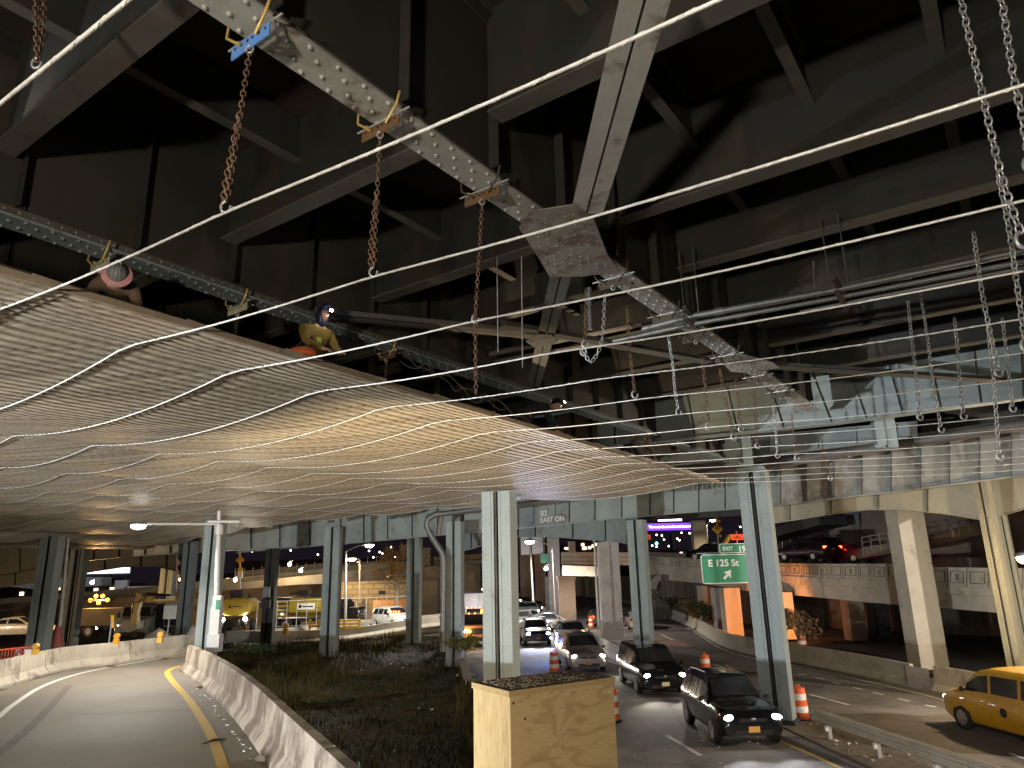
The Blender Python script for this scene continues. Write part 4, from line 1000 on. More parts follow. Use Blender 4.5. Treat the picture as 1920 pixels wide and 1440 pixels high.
# cross bridge behind the centre piers
br = thing('far_overpass', 'orange lit girder bridge between the pale centre columns', 'bridge', P(1090, 1080, 66))
b = MB(); b.prism([P(1054, 1079, 66), P(1122, 1081, 64), P(1122, 1062, 64), P(1054, 1060, 66)], (.2, 1.5, 0)); b.build('girder', CONC_P, br, fix=True)
b = MB(); b.prism([P(1052, 1058, 70), P(1180, 1060, 66), P(1180, 1036, 66), P(1052, 1035, 70)], (.2, .5, 0)); b.build('parapet_wall', CONC_P, br, fix=True)
for k in range(2):
    b = MB(); b.bar(P(1052, 1044+k*8, 69.7), P(1180, 1045+k*8, 65.7), .06, .12); b.build('moulding_line', CONC_O, br)
wallpoly('far_wall', 'tan wall beyond the right road between the piers', [(1078, 1118, 120), (1182, 1126, 110), (1182, 1080, 110), (1078, 1080, 120)], WALLT, 1)
# dark skyline blocks
BD = mat('dark_skyline_building', (.035, .025, .022), .9, 0, .3, .1)
BR2 = mat('dim_brown_building', (.09, .05, .035), .9, 0, .3, .1)
EW = emis('lit_window', (1, .8, .5), 3)
random.seed(5)
for i, (x0, x1, y0, y1, Y, m, lab) in enumerate(((20, 165, 1085, 1160, 130, BD, 'dark low building behind the left column'), (165, 300, 1092, 1140, 128, BR2, 'brown low building beneath the lit billboard'), (300, 440, 1075, 1140, 150, BD, 'dark building left of the lamp column'),
        (440, 610, 1048, 1110, 160, BR2, 'brown building on the hill above the upper road'), (640, 780, 1045, 1090, 170, BD, 'dark building behind the bare tree'), (1085, 1125, 1012, 1055, 170, BR2, 'apartment block with a few lit windows above the far bridge'),
        (1170, 1330, 1030, 1060, 180, BD, 'dark block under the purple billboard'), (1056, 1085, 1020, 1055, 200, BD, 'narrow dark tower block left of the apartment block'))):
    a = P(x0, y1, Y); c = P(x1, y0, Y); r = thing('distant_building', lab, 'building', ((a.x+c.x)/2, Y, -1.2)); b = MB(); b.box(((a.x+c.x)/2, Y+6, (c.z-1.2)/2), (c.x-a.x)/2, 6, (c.z+1.2)/2); b.build('block', m, r)
    b = MB()
    for _ in range(7): 
        xx = random.uniform(a.x+1, c.x-1); zz = random.uniform(max(a.z, 1), c.z-.8); b.box((xx, Y-.06, zz), .35, .05, .3)
    b.build('lit_windows', EW, r)
# distant point lights
cl_ = MB()
for x, y, Y in ((473, 1034, 200), (545, 1032, 200), (692, 1033, 200), (733, 1026, 200), (712, 1035, 200), (717, 1038, 210), (596, 1040, 200), (1231, 1003, 260), (1241, 1004, 260), (1258, 1000, 260), (1278, 999, 260), (1293, 1000, 260), (1245, 1012, 260), (1274, 1013, 260), (1223, 1023, 250), (1231, 1025, 250), (1254, 1024, 250), (1270, 1010, 250), (1108, 1021, 200), (1141, 1010, 200), (1136, 1022, 200), (1060, 1028, 200), (1555, 1017, 150), (1388, 988, 200), (740, 1045, 180), (755, 1050, 180), (700, 1045, 180)):
    cl_.ball(P(x, y, Y), .22*Y/200, n=6, m=4)
tag(cl_.build('distant_city_lights', emis('distant_lamp', (1, .9, .75), 12)), 'tiny scattered lights of the far city', 'lights', kind='stuff')
b = MB(); b.ball(P(1231, 1019, 220), .4, n=8, m=6); tag(b.build('green_traffic_light', emis('green_light', (.1, 1, .7), 20)), 'green traffic light below the purple billboard', 'traffic light')
# lattice mast
b = MB()
for k in range(9):
    y = 1003+k*4; b.bar(P(1256, y, 230), P(1263, y+4, 230), .15, .15, Vector((0, 1, 0))); b.bar(P(1263, y, 230), P(1256, y+4, 230), .15, .15, Vector((0, 1, 0)))
b.bar(P(1256, 1000, 230), P(1256, 1045, 230), .2, .2, Vector((0, 1, 0))); b.bar(P(1263, 1000, 230), P(1263, 1045, 230), .2, .2, Vector((0, 1, 0)))
tag(b.build('lattice_mast', POLEG), 'thin lattice mast beneath the purple billboard', 'mast')
# green lit stone arch under the elevated road
ar = thing('stone_arch', 'pale small stone arch under the elevated road', 'arch', P(1245, 1110, 78))
b = MB(); c0 = P(1246, 1104, 78)
for k in range(9):
    a0 = math.pi*k/9; a1 = math.pi*(k+1)/9
    b.prism([c0+Vector((math.cos(a0)*.8, 0, math.sin(a0)*.95)), c0+Vector((math.cos(a1)*.8, 0, math.sin(a1)*.95)), c0+Vector((math.cos(a1)*1.5, 0, math.sin(a1)*1.5)), c0+Vector((math.cos(a0)*1.5, 0, math.sin(a0)*1.5))], (0, .5, 0))
b.build('voussoirs', CONC_P, ar, fix=True)
# billboard left
def billboard(lab, x0, y0, x1, y1, Y, e, txt=None):
    a = P(x0, y1, Y); c = P(x1, y0, Y); r = thing('billboard', lab, 'billboard', ((a.x+c.x)/2, Y, a.z)); b = MB(); b.box(((a.x+c.x)/2, Y, (a.z+c.z)/2), (c.x-a.x)/2, .2, (c.z-a.z)/2); b.build('screen', e, r)
    b = MB(); b.box(((a.x+c.x)/2, Y+.45, (a.z+c.z)/2), (c.x-a.x)/2+.3, .2, (c.z-a.z)/2+.3); b.bar(((a.x+c.x)/2, Y+.5, -1), ((a.x+c.x)/2, Y+.5, a.z), .8, .8, Vector((0, 1, 0))); b.build('frame', STEEL_D, r)
    if txt:
        for t, sz, (tx, ty) in txt: text(t, sz, P(tx, ty, Y-.3), Vector((1, 0, .0)), ZZ, emis('screen_text', (1, 1, 1), 6), r, bold=.02)
    return r
billboard('long purple digital billboard with white words', 1214, 980, 1299, 995, 200, emis('purple_screen', (.22, .06, .75), 1.6), [('The most dt. mat of a revolution in the', .83, (1217, 990))])
billboard('bright white billboard seen low between the left columns', 160, 1064, 243, 1076, 130, emis('white_screen', (.8, .88, 1), 2.2))
b = MB(); b.box(P(1256, 975, 195), 3.2, .1, .25); tag(b.build('billboard_header', emis('white_screen_text', (.9, .85, 1), 5)), 'white glowing header strip above the purple billboard', 'sign')
# lit warehouse roof (white glow) far left
b = MB(); b.prism([P(0, 1098, 120), P(120, 1082, 120), P(190, 1082, 120), P(190, 1098, 120), P(60, 1104, 120)], (0, 3, 0)); tag(b.build('white_lit_roof', mat('white_roof', (.7, .72, .75), .6), fix=True), 'white floodlit roof at far left under the dark arch', 'roof')
for k, (x, y0, y1) in enumerate(((228, 1090, 1110), (248, 1100, 1110))): 
    b = MB(); b.box(P(x+ (k*25), (y0+y1)/2, 118), 1.0+k*2.2, .3, .5+(.5 if k == 0 else 0)); tag(b.build('white_site_panel', mat('white_panel', (.7, .7, .7), .6)), ('narrow' if k == 0 else 'long')+' white site panel on the upper road', 'panel')

# ================================================================== SIGNS
sg = thing('exit_sign', 'green exit sign for E 125 St partly hidden by the steel column', 'road sign', P(1362, 1068, 37))
SY = 37
def spt(x, y, dy=0): return P(x, y, SY+dy)
A = spt(1318, 1095); B = spt(1422, 1095); T_ = spt(1318, 1040)
rt = Vector((1, 0, 0)); H = T_.z-A.z; Wd = B.x-A.x
def rrect(c, hw, hh, rad, th, b, yo):
    pts = []
    for cx, cz, a0 in ((1, 1, 0), (-1, 1, 90), (-1, -1, 180), (1, -1, 270)):
        for k in range(5): a = R_(a0+k*22.5); pts.append(c+Vector((cx*(hw-rad)+math.cos(a)*rad, yo, cz*(hh-rad)+math.sin(a)*rad)))
    b.prism(pts, (0, th, 0))
cc = Vector(((A.x+B.x)/2, SY, (A.z+T_.z)/2))
b = MB(); rrect(cc, Wd/2, H/2, .14, .03, b, 0); b.build('white_border', SIGNW, sg, fix=True)
b = MB(); rrect(cc, Wd/2-.035, H/2-.035, .11, .01, b, -.012); b.build('green_panel', SIGNG, sg, fix=True)
text('E 125 St', .46, Vector((spt(1328, 1064).x, SY-.03, spt(1328, 1062).z)), rt, ZZ, SIGNW, sg, bold=.012)
c = spt(1363, 1077); b = MB(); k = .22
arr = [(-.75, -1.0), (.05, -.15), (-.25, .25), (1, 1), (.75, -.55), (.4, -.3), (-.4, -1.25)]
arr = [(-.95, -.75), (-.05, .05), (-.75, .45), (1, 1), (.75, -.85), (.25, -.25), (-.55, -1.15)]
b.prism([Vector((c.x+a*k, SY-.02, c.z+h*k)) for a, h in arr], (0, -.008, 0)); b.build('arrow', SIGNW, sg, fix=True)
c1 = spt(1350, 1037.5); c2 = spt(1422, 1018)
cm = Vector(((c1.x+c2.x)/2, SY, (c1.z+c2.z)/2)); hw = (c2.x-c1.x)/2; hh = (c2.z-c1.z)/2
b = MB(); rrect(cm, hw, hh, .05, .03, b, 0); b.build('white_border', SIGNW, sg, fix=True)
b = MB(); rrect(cm, hw-.025, hh-.025, .04, .01, b, -.012); b.build('green_panel', SIGNG, sg, fix=True)
text('EXIT', .255, Vector((spt(1355, 1033).x, SY-.03, spt(1355, 1032).z)), rt, ZZ, SIGNW, sg, bold=.006)
text('19', .39, Vector((spt(1384, 1034).x, SY-.03, spt(1384, 1034).z)), rt, ZZ, SIGNW, sg, bold=.008)
b = MB(); [b.bar((x, SY+.1, 0), (x, SY+.1, A.z+1.2), .12, .12, Vector((0, 1, 0))) for x in (B.x+.3,)]; b.box((cc.x+.2, SY+.08, cc.z), Wd/2, .04, .05); b.build('support_frame', POLEG, sg)

ys = thing('warning_sign', 'yellow diamond warning sign with flashers above the exit sign', 'road sign', P(1346, 1035, 70))
b = MB(); c = P(1345, 992, 70); k = .52; b.prism([c+Vector((0, 0, k)), c+Vector((k, 0, 0)), c+Vector((0, 0, -k)), c+Vector((-k, 0, 0))], (0, .05, 0)); b.build('diamond_panel', SIGNY, ys, fix=True)
b = MB(); b.box(c+Vector((0, -.03, .07)), .28, .01, .035); b.box(c+Vector((0, -.03, -.10)), .18, .01, .035); b.build('print_lines', SIGNK, ys)
b = MB(); b.tube([P(1348, 1036, 70.2), P(1344, 970, 70.2)], .06, 6); b.build('post', POLEG, ys)
for x, y in ((1349, 977), (1351, 1005)): b = MB(); b.ball(P(x, y, 69.8), .14, n=8, m=6); b.build('flasher', SIGNY, ys)
for x, y, Y, lab, wd in ((1212, 1007, 60, 'small orange sign peeking out right of the dark blue column', .35), (1382, 1007, 52, 'small orange sign above the EXIT 19 tab', .42)):
    r = thing('orange_sign', lab, 'road sign', P(x, y, Y)); c = P(x, y, Y); b = MB(); b.box(c, wd, .03, .2); b.build('panel', SIGNO, r)
    b = MB(); b.box(c+Vector((0, -.04, .05)), wd*.25, .01, .03); b.box(c+Vector((0, -.04, -.06)), wd*.7, .01, .03); b.build('print_lines', SIGNK, r)
    b = MB(); b.tube([c+Vector((0, .05, -2)), c+Vector((0, .05, .4))], .04, 6); b.build('post', POLEG, r)
b = MB(); b.prism([P(1358, 1020, 58), P(1368, 1002, 58), P(1398, 1002, 58), P(1398, 1007, 58), P(1371, 1008, 58), P(1364, 1020, 58)], (0, .8, 0)); tag(b.build('yellow_crane_arm', mat('yellow_machine_paint', (.55, .36, .05), .5), fix=True), 'bent yellow machine arm behind the EXIT 19 tab', 'crane')
# far green sign
b = MB(); b.box(P(1021, 1047, 82), .45, .05, .5); tag(b.build('green_road_sign', SIGNG), 'tiny dark green sign beside the slim pale column', 'road sign')
b = MB(); b.box(P(1072, 1026, 100), .5, .05, .75); tag(b.build('white_road_sign', SIGNW), 'tiny white sign above the far bridge parapet', 'road sign')
for x, y, lab in ((450, 1055, 'yellow diamond signs stacked on a post left of the dark column'), (331, 1060, 'yellow diamond signs beside the excavator column')):
    r = thing('diamond_sign_post', lab, 'road sign', P(x, 1110, 85)); 
    for k, dy in enumerate((-5, 12)):
        c = P(x, y+dy, 85); s = .5-.15*k; b = MB(); b.prism([c+Vector((0, 0, s)), c+Vector((s, 0, 0)), c-Vector((0, 0, s)), c-Vector((s, 0, 0))], (0, .05, 0)); b.build('diamond_panel', SIGNY, r, fix=True)
    b = MB(); b.tube([P(x, 1110, 85.2), P(x, 1030, 85.2)], .06, 5); b.build('post', POLEG, r)
    b = MB(); b.box(P(x, y+22, 85), .25, .05, .35); b.build('white_plate', SIGNW, r)

# ================================================================== STREET LAMPS
def street_lamp(lab, foot, top, head, Y, power, colr, lens, r=.07, baseY=None, hs=1.0, spot=True, Yh=None, foots=None, straight=False):
    Yh = Yh or Y
    root = thing('street_lamp', lab, 'street lamp', foots or P(foot[0], foot[1], Y))
    f = Vector(foots) if foots else P(foot[0], foot[1], Y); t = P(top[0], top[1], Y); h = P(head[0], head[1], Yh)
    b = MB(); b.tube([f, t], [r, r*.7], 10); b.build('pole', POLEG, root)
    b = MB(); mid = t.lerp(h, .5)+ZZ*abs(t.z-h.z)*.25; b.tube([t+ZZ*(h.z-t.z), h] if straight else cr([t, mid, h], 5), r*.45, 8); b.build('arm', POLEG, root)
    d = (h-t); d.z = 0; d.normalize()
    b = MB(); b.ball(h, .33*hs, .14*hs, .07*hs, 12, 6, Matrix.Rotation(math.atan2(d.y, d.x), 3, 'Z')); hd = b.build('lamp_head', PIPE, root)
    b = MB(); b.ball(h-ZZ*.08*hs, .26*hs, .13*hs, .13*hs, 12, 6, Matrix.Rotation(math.atan2(d.y, d.x), 3, 'Z')); b.build('lens', lens, hd)
    light('SPOT' if spot else 'POINT', h-ZZ*.26*hs, power*.9, colr, .12, root, h-ZZ*9, 158, .35)
    return root
r = street_lamp('white street lamp whose long arm reaches left under the decking', (404, 1222), (411, 958), (260, 982), 27.5, 3400, NEUT, E_WHITE, .12, Yh=26.5, straight=True)
# collar, boxes on that pole
b = MB(); b.tube([P(411, 985, 27.4), P(410, 1003, 27.4)], .18, 12); b.tube([P(390, 978, 27.4), P(450, 978, 27.6)], .07, 8); b.build('collar', POLEG, r)
b = MB(); b.box(P(403, 1205, 27.1), .22, .2, .30); b.box(P(405, 1165, 27.2), .17, .16, .52); b.box(P(408, 1135, 27.2), .15, .12, .35); b.build('service_box', POLEG, r)
b = MB(); b.box(P(408, 1134, 27.0), .06, .02, .17); b.build('green_label', SIGNG, r)
street_lamp('bright street lamp on slanted arm above the grass', (647, 1172), (649, 1034), (693, 1020), 56, 5000, NEUT, E_WHITE, .09, hs=1.3)
street_lamp('warm street lamp right behind the first one over the grass', (674, 1130), (675, 1050), (660, 1046), 70, 4500, WARM, E_WARM, .08, hs=1.5)
street_lamp('white street lamp curving over the centre roadway', (1042, 1148), (1036, 1026), (993, 1013), 62, 6500, NEUT, E_WHITE, .09, hs=1.5)
street_lamp('warm lamp beside the billboard pier', (1327, 1035), (1325, 985), (1336, 974), 85, 1500, WARM, E_WARM, .08, hs=1.3)
street_lamp('blazing warm lamp at the right edge in front of the tan column', (1965, 1350), (1960, 1000), (1922, 1040), 24, 1500, WARM, E_WARM, .09, Yh=23.6, hs=1.4, spot=False)
for (x0, y0, x1, y1, Y, lab) in ((1123, 1180, 1114, 1013, 46, 'thin orange tinted pole left of the wide concrete column'), (1000, 1128, 994, 1018, 66, 'thin pole standing behind the far street lamp'), (108, 1215, 128, 1008, 36, 'thin leaning pole with a red foot beside the left column')):
    r = thing('pole', lab, 'pole', P(x0, y0, Y)); b = MB(); b.tube([P(x0, y0, Y), P(x1, y1, Y)], [.10, .06], 8); b.build('shaft', POLEG, r)
    if x0 == 108: b = MB(); b.tube([P(x0, y0, Y)-ZZ*.2, P(110, 1175, Y)], [.33, .16], 10); b.build('red_foot', mat('red_pole_foot', (.3, .08, .07), .6), r)
# far unshaded lamps
for x, y, Y, pw, e, c, lab in ((543, 1058, 88, 1500, E_WARM, WARM, 'hazy warm lamp on the upper road behind the dark column'), (564, 1070, 86, 900, E_COOL, COOL, 'white lamp on the upper road left of the grass column'), (441, 1087, 92, 600, E_WARM, WARM, 'small amber lamp on the upper road'), (173, 1092, 100, 2500, E_COOL, COOL, 'white floodlight under the white roof at left'), (1024, 1066, 75, 900, E_COOL, COOL, 'small white wall lamp beside slim pale column')):
    r = thing('lamp', lab, 'lamp', P(x, y, Y)); c0 = P(x, y, Y); b = MB(); b.ball(c0, .22*Y/90, n=10, m=6); b.build('bulb', e, r)
    b = MB(); b.tube([c0+ZZ*.15, c0+ZZ*.35, c0+Vector((.3, .2, .4))], .05, 6); b.build('bracket', POLEG, r); light('POINT', c0-ZZ*.35+Vector((0, -.4, 0)), pw, c, .2, r)

# ---------------- added lights on stands, none seen there, to brighten steel, ramp and roads
def tower(lab, loc, hz, aim, power, colr, cone=125, size=.12, n=2):
    r = thing('added_light', lab, 'work light', loc, group='added lights around the job')
    loc = Vector(loc); c = loc+ZZ*hz
    b = MB(); b.tube([loc, c], .05, 8); b.build('mast', POLEG, r)
    b = MB(); b.box(loc+ZZ*.12, .45, .35, .12); b.build('base', YROD, r)
    d = (Vector(aim)-c).normalized(); s = d.cross(ZZ).normalized(); u = s.cross(d)
    b = MB(); b.box(c+ZZ*.1-d*.12, .3, .08, .16, s, d, u); b.build('flood_housing', BLACKG, r)
    b = MB(); b.box(c+ZZ*.1-d*.03, .26, .006, .13, s, d, u); b.build('flood_lens', E_WHITE, r)
    light('SPOT', c+ZZ*.1+d*.05, power, colr, size, r, aim, cone, .5)
tower('added low light in place of unseen headlights left of the ramp throwing cool light on columns and steel', (-17, -4.5, .8), 1.5, (-1, 28, 2.6), 31000, COOL, 66)
tower('added second low light left of the ramp aimed at the near girder', (-16, -5.5, .8), 1.5, (0, 8, 8.6), 2900, COOL, 58)
tower('added warm light on the verge shining up at the decking', (-.9, 9.5, -.5), .5, (-1.6, 18, 6.6), 5200, (1, .79, .50), 84)
tower('added neutral light on the ramp shining up at the decking', (-9.5, 7, .8), .5, (-10.5, 17, 6.8), 1000, (1, .90, .76), 110)
tower('added light right of the highway aimed at light blue girder', (21, 12, RZ), 1.6, (14.3, 18.4, 7.2), 2600, COOL, 24)
tower('added light behind the camera washing the ramp and plywood box', (-3.2, -4, .8), 3.2, (-2, 13, .8), 3600, (1, .88, .70), 130, .25)
tower('added orange light in the undercroft behind the barrier', (15.6, 45.5, RZ), 1.6, (15.2, 53, 1.2), 3800, (1, .33, .09), 120)
tower('added amber lamp beside the yard', (-41, 42, -.8), 3.5, (-27, 56, 1), 5200, (1, .68, .36), 120)
tower('added amber lamp by the block wall', (-12, 66, -.5), 3.0, (-15, 76, 2.5), 1100, (1, .68, .32), 150)
tower('added tall lamp over the right highway', (27, 14, RZ), 6.5, (14.5, 25, -1), 17000, (1, .88, .76), 92, .2)

tower('added tall light beside the highway behind the camera', (5.6, -7, RZ), 6.0, (9.4, 20, -3.0), 9000, (1, .87, .77), 46, .2)

# ================================================================== PLYWOOD BOX
PLY = mat('knotty_plywood', (.58, .41, .19), .6, 0, .1, 1)
def plyify(m, vert=False, kn=None, dirv=None):
    """grain rays sweeping out of a knot (kn = knot in object space, dirv = horizontal axis of the face)"""
    t = m.node_tree; n = t.nodes; L = t.links; b = n['Principled BSDF']
    def mth(op, a, c=None, v=None):
        q = n.new('ShaderNodeMath'); q.operation = op
        for k, x in enumerate((a, c)):
            if x is None: continue
            if isinstance(x, (int, float)): q.inputs[k].default_value = x
            else: L.new(x, q.inputs[k])
        return q.outputs[0]
    tc = n.new('ShaderNodeTexCoord'); obj = tc.outputs['Object']
    sub = n.new('ShaderNodeVectorMath'); sub.operation = 'SUBTRACT'; L.new(obj, sub.inputs[0]); sub.inputs[1].default_value = kn
    dt = n.new('ShaderNodeVectorMath'); dt.operation = 'DOT_PRODUCT'; L.new(sub.outputs[0], dt.inputs[0]); dt.inputs[1].default_value = dirv
    sx = n.new('ShaderNodeSeparateXYZ'); L.new(sub.outputs[0], sx.inputs[0]); S_ = dt.outputs['Value']; Zc = sx.outputs[2]
    no = n.new('ShaderNodeTexNoise'); no.inputs['Scale'].default_value = 3.2; no.inputs['Detail'].default_value = 2
    mp = n.new('ShaderNodeMapping'); mp.inputs['Scale'].default_value = (.7, .7, 2.2) if not vert else (5, 5, .5); L.new(obj, mp.inputs[0]); L.new(mp.outputs[0], no.inputs['Vector'])
    if vert: ph = mth('MULTIPLY', no.outputs[0], 26)
    else:
        ang = mth('ARCTAN2', Zc, S_)
        ph = mth('ADD', mth('MULTIPLY', ang, 5.0), mth('ADD', mth('MULTIPLY', Zc, 9.0), mth('MULTIPLY', no.outputs[0], 15)))
    sn = mth('SINE', ph)
    rp = n.new('ShaderNodeValToRGB'); rp.color_ramp.elements[0].position = .0; rp.color_ramp.elements[1].position = .95
    rp.color_ramp.elements[0].color = (.60, .44, .225, 1); rp.color_ramp.elements[1].color = (.50, .345, .165, 1)
    L.new(sn, rp.inputs[0])
    n2 = n.new('ShaderNodeTexNoise'); n2.inputs['Scale'].default_value = 7; n2.inputs['Detail'].default_value = 3
    mp2 = n.new('ShaderNodeMapping'); mp2.inputs['Scale'].default_value = (1, 1, 2.6); L.new(obj, mp2.inputs[0]); L.new(mp2.outputs[0], n2.inputs['Vector'])
    hi = n.new('ShaderNodeMapRange'); hi.inputs[1].default_value = .12; hi.inputs[2].default_value = .42; hi.inputs[3].default_value = .70; hi.inputs[4].default_value = .55; L.new(Zc, hi.inputs[0])
    dk = mth('MULTIPLY', mth('SUBTRACT', n2.outputs[0], hi.outputs[0]), 16); dk2 = n.new('ShaderNodeClamp'); L.new(dk, dk2.inputs[0])
    mm = n.new('ShaderNodeMix'); mm.data_type = 'RGBA'; L.new(mth('MULTIPLY', dk2.outputs[0], .5 if not vert else 0.0), mm.inputs[0]); L.new(rp.outputs[0], mm.inputs[6]); mm.inputs[7].default_value = (.30, .19, .085, 1)
    fine = n.new('ShaderNodeTexNoise'); fine.inputs['Scale'].default_value = 90; mp3 = n.new('ShaderNodeMapping'); mp3.inputs['Scale'].default_value = (1, 1, .06) if vert else (.08, .08, 1)
    L.new(obj, mp3.inputs[0]); L.new(mp3.outputs[0], fine.inputs['Vector'])
    m3 = n.new('ShaderNodeMix'); m3.data_type = 'RGBA'; m3.blend_type = 'OVERLAY'; m3.inputs[0].default_value = .28; L.new(mm.outputs[2], m3.inputs[6]); L.new(fine.outputs[0], m3.inputs[7])
    L.new(m3.outputs[2], b.inputs['Base Color'])
PLYV = mat('straight_grain_plywood', (.62, .46, .23), .6, 0, .1, 1)
PE = mat('plywood_edge', (.50, .36, .17), .7, 0, .2, 20, stretch=(1, 1, 6))
GRIT = mat('gritty_box_top', (.10, .075, .055), .95, 0, .5, 12, (.45, .42, .38), .34, 30)
# corners of the lid (top) : left, front, right, back in pixel
zt = 2.95
cF = Z(954, 1296, zt); cL = Z(884, 1279, zt); cR = Z(1153, 1269, zt)
cB = cL + (cR-cF)
cB = Z(1056, 1257, zt) if False else cB
bx = thing('plywood_box', 'tall plywood box with a gritty laminated lid at the bottom of the picture', 'box', (cF.x, cF.y, .8))
_d = (cR-cF); _d.z = 0; _d.normalize(); _n = Vector((_d.y, -_d.x, 0)); _r = ray(1053, 1382); _t = (cF-CAM).dot(_n)/_r.dot(_n)
KN = CAM+_r*_t-Vector((cF.x, cF.y, .8)); plyify(PLY, False, tuple(KN), tuple(_d)); plyify(PLYV, True, tuple(KN), tuple(_d))
def inset(pts, k):
    c = sum(pts, Vector())/4; out = []
    for p in pts:
        d = (p-c); out.append(p-d.normalized()*k)
    return out
top = [cF, cR, cB, cL]
for i in range(3):
    b = MB(); zz = -.018*(i+1); b.prism([p+ZZ*(zz+.002*0) for p in inset(top, .0 if i != 1 else .002)], (0, 0, .0165)); b.build('lid_ply', PE, bx, fix=True)
b = MB(); b.prism([p+ZZ*.0005 for p in inset(top, .002)], (0, 0, .001)); lid = b.build('lid_top', GRIT, bx, fix=True)
ins = inset(top, .02); zb_ = .82
def panel(a, c, th, m, nm='side_panel'):
    d = (c-a).normalized(); n_ = Vector((d.y, -d.x, 0)); ctr = sum(top, Vector())/4
    if (ctr-a).dot(n_) > 0: n_ = -n_
    b = MB(); b.prism([Vector((p.x, p.y, zb_)) for p in (a, c)]+[Vector((p.x, p.y, zt-.056)) for p in (c, a)], -n_*th); o = b.build(nm, m, bx, fix=True); return o, n_
o, nf = panel(ins[0], ins[1], .018, PLY, 'front_panel')
dL = (ins[3]-ins[0]).normalized()
panel(ins[0]+dL*.019, ins[3]-dL*.019, .018, PLYV, 'side_panel')
panel(ins[3], ins[2], .018, PLY, 'back_panel'); panel(ins[2]-dL*0, ins[1]+dL*.019, .018, PLYV, 'side_panel')
b = MB(); a = ins[0]+nf*.001; b.tube([a+dL*0+(ins[1]-ins[0])*.955+Vector((0, 0, -.0))+ZZ*-.14+nf*0, a+(ins[1]-ins[0])*.955+ZZ*-.14+nf*.003], .011, 10); b.build('screw_head', REFL, bx)
b = MB(); 
for t, dz in ((.03, -.11), (.13, -.26)): p = ins[0].lerp(ins[1], t)+ZZ*dz; b.tube([p, p+nf*.002], .012, 10)
b.build('nail_hole', BLACKG, bx)
# wood chips and grit on the lid
b = MB(); random.seed(3)
for _ in range(520):
    s, t = random.random(), random.random()**1.0
    if s > .8 and random.random() < .7: continue
    p = cF+(cR-cF)*(.04+.85*s)+(cL-cF)*(.08+.85*t); p.z = zt+.004+random.random()*.006; a = random.uniform(0, 3.14)
    b.box(p, random.uniform(.003, .016), random.uniform(.0015, .004), .0015, Vector((math.cos(a), math.sin(a), random.uniform(-.3, .3))).normalized(), Vector((-math.sin(a), math.cos(a), 0)))
tag(b.build('wood_chips', mat('pale_wood_chips', (.45, .36, .27), .8, 0, .5, 60)), 'pale wood chips and grit strewn over the box lid', 'chips', kind='stuff')
b = MB(); p0 = P(1150, 1440, 5.4); b.tube([P(1158, 1345, 7.2), P(1166, 1332, 7.3), P(1190, 1400, 6.6), P(1200, 1470, 6.2)], .03, 5)

# ================================================================== TREES, PLANTS, MOUNDS
def leaf_cloud(b, c, rx, ry, rz, n, sz):
    for _ in range(n):
        th = random.uniform(0, 6.28); ph = math.acos(random.uniform(-1, 1)); rr = random.random()**.4
        q = Vector((c.x+rx*rr*math.sin(ph)*math.cos(th), c.y+ry*rr*math.sin(ph)*math.sin(th), c.z+rz*rr*math.cos(ph)))
        a = Vector((random.uniform(-1, 1), random.uniform(-1, 1), random.uniform(-1, 1))).normalized(); d = a.orthogonal().normalized()
        s = sz*random.uniform(.5, 1.3); b.add([q-a*s, q+d*s*.5, q+a*s, q-d*s*.5], [(0, 1, 2, 3)])
random.seed(21)
tr = thing('tree', 'nearly bare yellow leaved tree in front of the block wall', 'tree', P(742, 1150, 66))
base = P(742, 1150, 66); topp = P(744, 1035, 66); b = MB(); br_ = []
b.tube([base, base.lerp(topp, .35)+Vector((.1, 0, 0)), base.lerp(topp, .7), topp], [.22, .16, .09, .02], 7)
for k in range(26):
    t = .22+.72*k/26; p = base.lerp(topp, t); a = random.uniform(0, 6.28); l = (1-t)*2.6+.7
    e = p+Vector((math.cos(a)*l, math.sin(a)*l*.6, l*.75)); m_ = p.lerp(e, .5)+ZZ*-.1; b.tube([p, m_, e], [.06*(1.1-t)+.015, .03, .008], 5); br_.append((m_, e))
    for j in range(3):
        s0 = m_.lerp(e, random.random()); e2 = s0+Vector((random.uniform(-.7, .7), random.uniform(-.5, .5), random.uniform(.1, .8))); b.tube([s0, e2], [.018, .005], 4); br_.append((s0, e2))
b.build('trunk', mat('pale_bark', (.30, .24, .17), .9, 0, .3, 3), tr)
b = MB()
for m_, e in br_: leaf_cloud(b, m_.lerp(e, .7), .42, .42, .42, 16, .11)
b.build('crown', mat('yellow_brown_leaves', (.34, .21, .06), .8, 0, .5, 2), tr)
def bush(lab, x, y, Y, w_, h_, n, c, sz=.12):
    p = P(x, y, Y); r = thing('bush', lab, 'plant', p); b = MB()
    for k in range(9): a = random.uniform(0, 6.28); b.tube([p, p+Vector((math.cos(a)*w_*.3, math.sin(a)*w_*.2, h_*random.uniform(.5, .95)))], [.02, .006], 4)
    b.build('stems', mat('bush_stem', (.12, .08, .04), .9), r)
    b = MB()
    for k in range(7): leaf_cloud(b, p+Vector((random.uniform(-.4, .4)*w_, random.uniform(-.2, .2)*w_, h_*random.uniform(.25, .75))), w_*.28, w_*.2, h_*.28, n//7, sz)
    b.build('foliage', c, r)
LEAF = mat('dark_green_leaves', (.03, .04, .012), .8, 0, .5, 1.5); LEAFB = mat('dry_brown_leaves', (.20, .12, .05), .85, 0, .5, 2)
bush('dark bush behind the barrier left of the brown pier', 1300, 1160, 58, 2.6, 1.8, 700, LEAF)
bush('low dark bush against the stained wall', 1262, 1142, 64, 3.4, 1.6, 700, LEAF)
bush('bushy plant at the foot of the tan pier', 1322, 1176, 62, 1.6, 2.0, 400, LEAF)
